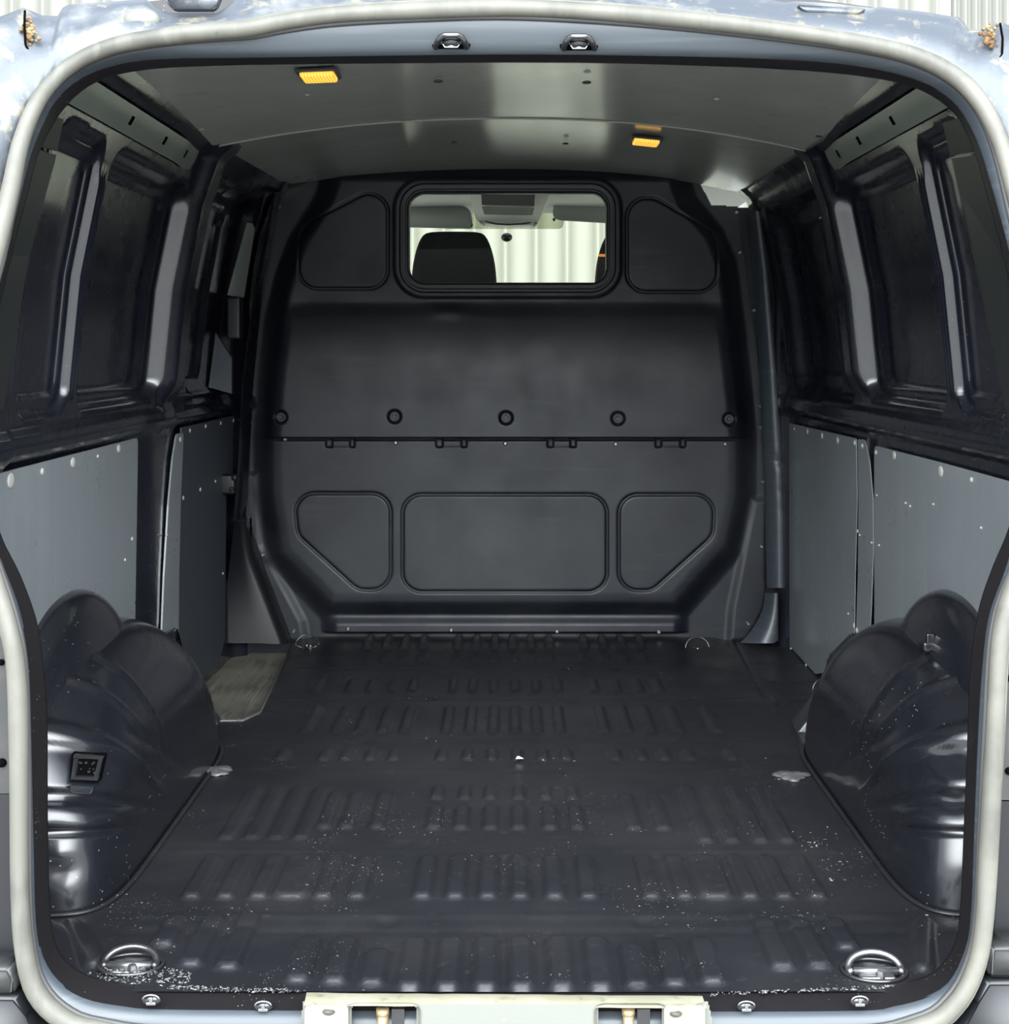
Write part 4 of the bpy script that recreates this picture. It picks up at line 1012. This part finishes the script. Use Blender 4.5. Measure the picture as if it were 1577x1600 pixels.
for k in range(len(OUT)-1):
    for u in np.linspace(0, 1, 6, endpoint=False):
        o_ = (OUT[k][0]*(1-u)+OUT[k+1][0]*u, OUT[k][1]*(1-u)+OUT[k+1][1]*u); i_ = (INN[k][0]*(1-u)+INN[k+1][0]*u, INN[k][1]*(1-u)+INN[k+1][1]*u)
        r_ = []
        for v, dy in ((-.05, .02), (.12, .012), (.3, .022), (.5, .025), (.62, .045), (.8, .055), (.93, .065), (1.0, .085)):
            x = i_[0]*(1-v)+o_[0]*v; y = i_[1]*(1-v)+o_[1]*v
            r_.append(tuple(P(x, y, float(Yap(i_[1]))+dy)))
        p = Vector(r_[-1]); r_.append(tuple(p+Vector((0, .05, .004)))); r_.append(tuple(p+Vector((0, .20, .010))))
        rows.append(r_)
link('pressing', grid_mesh('pressing', np.array(rows), flip=True), M['body'], t)
# pressed pockets for hinge and catch
def pocket(pts, Y, name, m, dep=.006):
    bm = bmesh.new(); a = round_poly([(x, y, 0) for x, y in pts], 6, 4); slab(bm, [P(x, y, Y) for x, y, _ in a], (0, .02, 0)); bmesh.ops.bevel(bm, geom=[e for e in bm.edges], offset=.002, segments=2, affect='EDGES')
    link(name, bm_mesh(name, bm), m, t)
pocket([(252, -8), (345, -8), (335, 14), (268, 14)], 2.235, 'hinge_pad', M['body'])
pocket([(1246, 7), (1355, 14), (1338, 24), (1262, 22)], 2.238, 'hinge_pad', M['body'])
bm = bmesh.new(); bmesh.ops.create_uvsphere(bm, u_segments=24, v_segments=12, radius=1); bmesh.ops.scale(bm, vec=(.028, .012, .018), verts=bm.verts); bmesh.ops.translate(bm, vec=P(222, 32, 2.222), verts=bm.verts)
link('round_plug', bm_mesh('round_plug', bm), M['greysill'], t)
for (cx, cy) in ((46, 50), (1547, 58)):
    bm = bmesh.new(); r = random.Random(cx)
    for _ in range(55):
        p = P(cx+r.gauss(0, 5), cy+r.gauss(0, 9), 2.19); bmesh.ops.create_icosphere(bm, subdivisions=1, radius=r.uniform(.0015, .004), matrix=Matrix.Translation(p))
    o = link('rust_patch', bm_mesh('rust_patch', bm), M['rust'], t, smooth=False); o['kind'] = 'stuff'; o['label'] = 'flaking rust at the corner'
bm = bmesh.new(); tube(bm, [P(x, y, 2.185) for x, y in ((39, 16), (38, 40), (40, 70), (50, 88), (62, 98))], .0018, 6); link('panel_gap', bm_mesh('panel_gap', bm), M['hole'], t)
bm = bmesh.new(); tube(bm, [P(x, y, 2.185) for x, y in ((1563, 36), (1567, 60), (1566, 85), (1556, 100), (1543, 114))], .0018, 6); link('panel_gap', bm_mesh('panel_gap', bm), M['hole'], t)
# rear quarter skins, lamp recesses and bumper ends beside the opening
def quarter(side, label):
    t = thing('lamp_recess', label, 'lamp recess', (side*.72, 1.98, .4))
    if side < 0: a = [(-140, 930), (8, 960), (16, 1060), (18, 1240), (-140, 1240)]; b = [(-140, 1241), (18, 1241), (22, 1400), (26, 1510), (-140, 1510)]; hs = [(2, 1035, 5), (3, 1192, 7)]
    else: a = [(1740, 930), (1582, 930), (1568, 1010), (1562, 1250), (1740, 1250)]; b = [(1740, 1252), (1562, 1252), (1558, 1400), (1552, 1478), (1740, 1478)]; hs = [(1577, 1205, 6), (1577, 1060, 5)]
    bm = bmesh.new(); slab(bm, [P(x, y, 1.985) for x, y in a], (0, .02, 0)); link('plate', bm_mesh('plate', bm), M['bumper'], t, smooth=False)
    bm = bmesh.new(); slab(bm, [P(x, y, 1.985) for x, y in b], (0, .02, 0)); link('lower_plate', bm_mesh('lower_plate', bm), M['bumperdark'], t, smooth=False)
    for x, y, r_ in hs:
        bm = bmesh.new(); cyl(bm, P(x, y, 1.984), P(x, y, 1.982), r_*1.985/FOC, seg=20); link('hole', bm_mesh('hole', bm), M['hole'], t)
quarter(-1, 'dark lamp recess plate left of the opening, with round holes'); quarter(1, 'dark lamp recess plate right of the opening, behind the seal')
def bumper(side, label):
    t = thing('bumper_end', label, 'bumper end', (side*.72, 1.9, -.1))
    if side < 0: a = [(-140, 1514), (12, 1514), (20, 1530), (21, 1556), (-140, 1556)]; b = [(-140, 1560), (22, 1560), (40, 1590), (60, 1625), (60, 1700), (-140, 1700)]
    else: a = [(1740, 1482), (1552, 1482), (1546, 1528), (1740, 1532)]; b = [(1740, 1536), (1545, 1536), (1530, 1570), (1500, 1615), (1490, 1700), (1740, 1700)]
    for k, (pp, Yq, m_) in enumerate(((a, 1.93, 'bumper'), (b, 1.925, 'bumperdark'))):
        bm = bmesh.new(); slab(bm, [P(x, y, Yq) for x, y in pp], (0, .06, 0)); bmesh.ops.bevel(bm, geom=list(bm.edges), offset=.004, segments=3, affect='EDGES')
        link(('upper_step', 'lower_skirt')[k], bm_mesh('bumper_piece', bm), M[m_], t)
bumper(-1, 'grey plastic bumper end below the left lamp recess'); bumper(1, 'grey plastic bumper end below the right lamp recess')

# ------------------------------------------------------------------ the cab seen through the bulkhead window
# headliner, floor and cab sides
V = np.zeros((12, 11, 3))
for i, y in enumerate(np.linspace(4.44, 5.75, 12)):
    for j, x in enumerate(np.linspace(-.82, .82, 11)): V[i, j] = (x, y, 1.425-.04*abs(x/.8)**3-.028*sm(5.2, 5.8, y))
o = link('ceiling_cab', grid_mesh('ceiling_cab', V, flip=True), M['headliner']); tag(o, kind='structure')
V = V.copy(); V[..., 2] += .06
tag(link('trim_cab_roof', grid_mesh('trim_cab_roof', V), M['body']), kind='structure')
bm = bmesh.new(); box(bm, (0, 5.3, -.115), (1.84, 1.75, .03)); tag(link('floor_cab', bm_mesh('floor_cab', bm), M['bumperdark'], smooth=False), kind='structure')
for s, nm in ((-1, 'wall_cab_left'), (1, 'wall_cab_right')):
    bm = bmesh.new(); box(bm, (s*.86, 5.25, .32), (.04, 1.7, .84)); box(bm, (s*.83, 4.50, 1.05), (.05, .16, .66)); box(bm, (s*.80, 5.85, 1.05), (.05, .05, .7), rot=Matrix.Rotation(0, 3, 'X'))
    tag(link(nm, bm_mesh(nm, bm), M['headliner'], smooth=False), kind='structure')
# windscreen with its dotted shade band
t = thing('windscreen', 'clear windscreen of the cab with a grey shade band behind the mirror mount', 'windscreen', (0, 6.2, .8))
bm = bmesh.new(); slab(bm, [(-.80, 6.50, .75), (.80, 6.50, .75), (.74, 5.76, 1.40), (-.74, 5.76, 1.40)], (0, .004, .004)); link('pane', bm_mesh('pane', bm), M['glass'], t, smooth=False)
def ws_pt(px, py):   # point on the sloping screen
    k = (VY-py)/FOC; # z = H + k*y ; y = 6.5 - .74*(z-.75)/.65
    y = (6.5-.74*(H-.75)/.65)/(1+.74*k/.65); return Vector(((px-VX)*y/FOC, y-.006, H+k*y))
bm = bmesh.new(); pp = round_poly([(640, 352, 0), (700, 358, 0), (880, 358, 0), (882, 340, 0), (870, 330, 0), (640, 330, 0)], [0, 0, 14, 0, 0, 0], 5)
slab(bm, [ws_pt(x, y) for x, y, _ in pp], (0, -.002, 0)); link('shade_band', bm_mesh('shade_band', bm), M['shade'], t, smooth=False)
bm = bmesh.new(); p = ws_pt(792, 371); bmesh.ops.create_uvsphere(bm, u_segments=20, v_segments=12, radius=1); bmesh.ops.scale(bm, vec=(.0225, .015, .018), verts=bm.verts); bmesh.ops.translate(bm, vec=p, verts=bm.verts)
link('mirror_mount', bm_mesh('mirror_mount', bm), M['mirror'], t)
# sun visors
def visor(pts, Y, label):
    bm = bmesh.new(); a = round_poly([(x, y, 0) for x, y in pts], 14, 5); slab(bm, [P(x, y, Y) for x, y, _ in a], (0, .022, .0)); bmesh.ops.bevel(bm, geom=list(bm.edges), offset=.006, segments=3, affect='EDGES')
    t = thing('sun_visor', label, 'sun visor', tuple(P(pts[0][0], pts[0][1], Y)), 'sun visors')
    link('pad', bm_mesh('pad', bm), M['visor'], t)
    return t
v1 = visor([(560, 318), (735, 322), (739, 353), (735, 357), (560, 353)], 5.55, 'grey sun visor above the left headrest')
v2 = visor([(868, 306), (862, 343), (980, 350), (1040, 350), (1040, 300), (900, 296)], 5.55, 'grey sun visor at the right of the bulkhead window')
bm = bmesh.new(); cyl(bm, P(866, 343, 5.54), P(866, 343, 5.53), .006); link('hinge_pin', bm_mesh('hinge_pin', bm), M['mirror'], v2)
t = thing('overhead_console', 'pale plastic overhead console with a dark display above the windscreen', 'overhead console', tuple(P(793, 330, 5.3)))
bm = bmesh.new(); a = round_poly([(733, 290, 0), (865, 290, 0), (845, 338, 0), (838, 352, 0), (752, 350, 0), (742, 338, 0)], 6, 4)
slab(bm, [P(x, y, 5.30) for x, y, _ in a], (0, .10, 0)); bmesh.ops.bevel(bm, geom=list(bm.edges), offset=.008, segments=3, affect='EDGES'); link('housing', bm_mesh('housing', bm), M['console'], t)
bm = bmesh.new(); slab(bm, [P(x, y, 5.292) for x, y in ((752, 300), (836, 302), (835, 322), (753, 320))], (0, .008, 0)); link('display', bm_mesh('display', bm), M['screen'], t, smooth=False)
bm = bmesh.new(); slab(bm, [P(x, y, 5.294) for x, y in ((753, 323), (835, 325), (832, 336), (757, 335))], (0, .006, 0)); link('tray', bm_mesh('tray', bm), M['visor'], t, smooth=False)
bm = bmesh.new(); tube(bm, [P(x, y, 5.285) for x, y in ((758, 346), (775, 350), (795, 351), (815, 350), (830, 348))], .003, 8); link('handle', bm_mesh('handle', bm), M['mirror'], t)
# seats
def seat(cx, label, mir=1, Ys=4.98):
    t = thing('cab_seat', label, 'seat', (cx, Ys, 0), 'cab seats')
    # headrest, rounded trapezoid
    half = [(0.0, 1.262), (.085, 1.262), (.105, 1.252), (.120, 1.225), (.134, 1.18), (.142, 1.13), (.146, 1.06), (.145, .98), (0.0, .98)]
    s_ = FOC/Ys
    out = [(x, z) for x, z in half]+[(-x, z) for x, z in half[::-1][1:-1]]
    n = len(out); V = []
    ring = []
    for (k, dy) in ((.90, -.045), (.97, -.055), (1.0, -.035), (1.0, .02), (.97, .04), (.88, .045)):
        ring.append([(cx+x*k, Ys+dy, 1.12+(z-1.12)*k) for x, z in out])
    bm = bmesh.new(); rv = [[bm.verts.new(p) for p in r] for r in ring]
    for a, b_ in zip(rv[:-1], rv[1:]):
        for i in range(n): bm.faces.new((a[i], a[(i+1) % n], b_[(i+1) % n], b_[i]))
    bm.faces.new(rv[0]); bm.faces.new(rv[-1][::-1]); o = link('headrest', bm_mesh('headrest', bm), M['seat'], t)
    md = o.modifiers.new('s', 'SUBSURF'); md.levels = 1; md.render_levels = 1
    bm = bmesh.new(); slab(bm, [(cx-.138, Ys-.058, 1.062), (cx+.138, Ys-.058, 1.066), (cx+.138, Ys-.058, 1.070), (cx-.138, Ys-.058, 1.066)], (0, .006, 0)); link('seam', bm_mesh('seam', bm), M['hole'], t, smooth=False)
    bm = bmesh.new(); box(bm, (cx, Ys+.01, .72), (.50, .12, .60), bev=.045); link('backrest', bm_mesh('backrest', bm), M['seat'], t)
    bm = bmesh.new(); box(bm, (cx, Ys+.28, .36), (.50, .50, .16), bev=.05); link('cushion', bm_mesh('cushion', bm), M['seat'], t)
    bm = bmesh.new(); box(bm, (cx, Ys+.26, .09), (.40, .40, .40), bev=.02); link('pedestal', bm_mesh('pedestal', bm), M['bumperdark'], t)
    return t
seat((710-VX)*4.98/FOC, 'charcoal cab seat whose headrest fills the left of the bulkhead window')
t2 = seat((996-VX)*4.98/FOC, 'charcoal cab seat just showing at the right edge of the bulkhead window')
# added glow by the right seat, painting a ceiling lamp's reflection in the glass
bm = bmesh.new(); box(bm, P(943, 399, 4.915), (.030, .02, .008), bev=.003); link('lamp_reflection', bm_mesh('lamp_reflection', bm), M['amber_glint'], t2)['label'] = 'small painted amber reflection of a ceiling lamp'
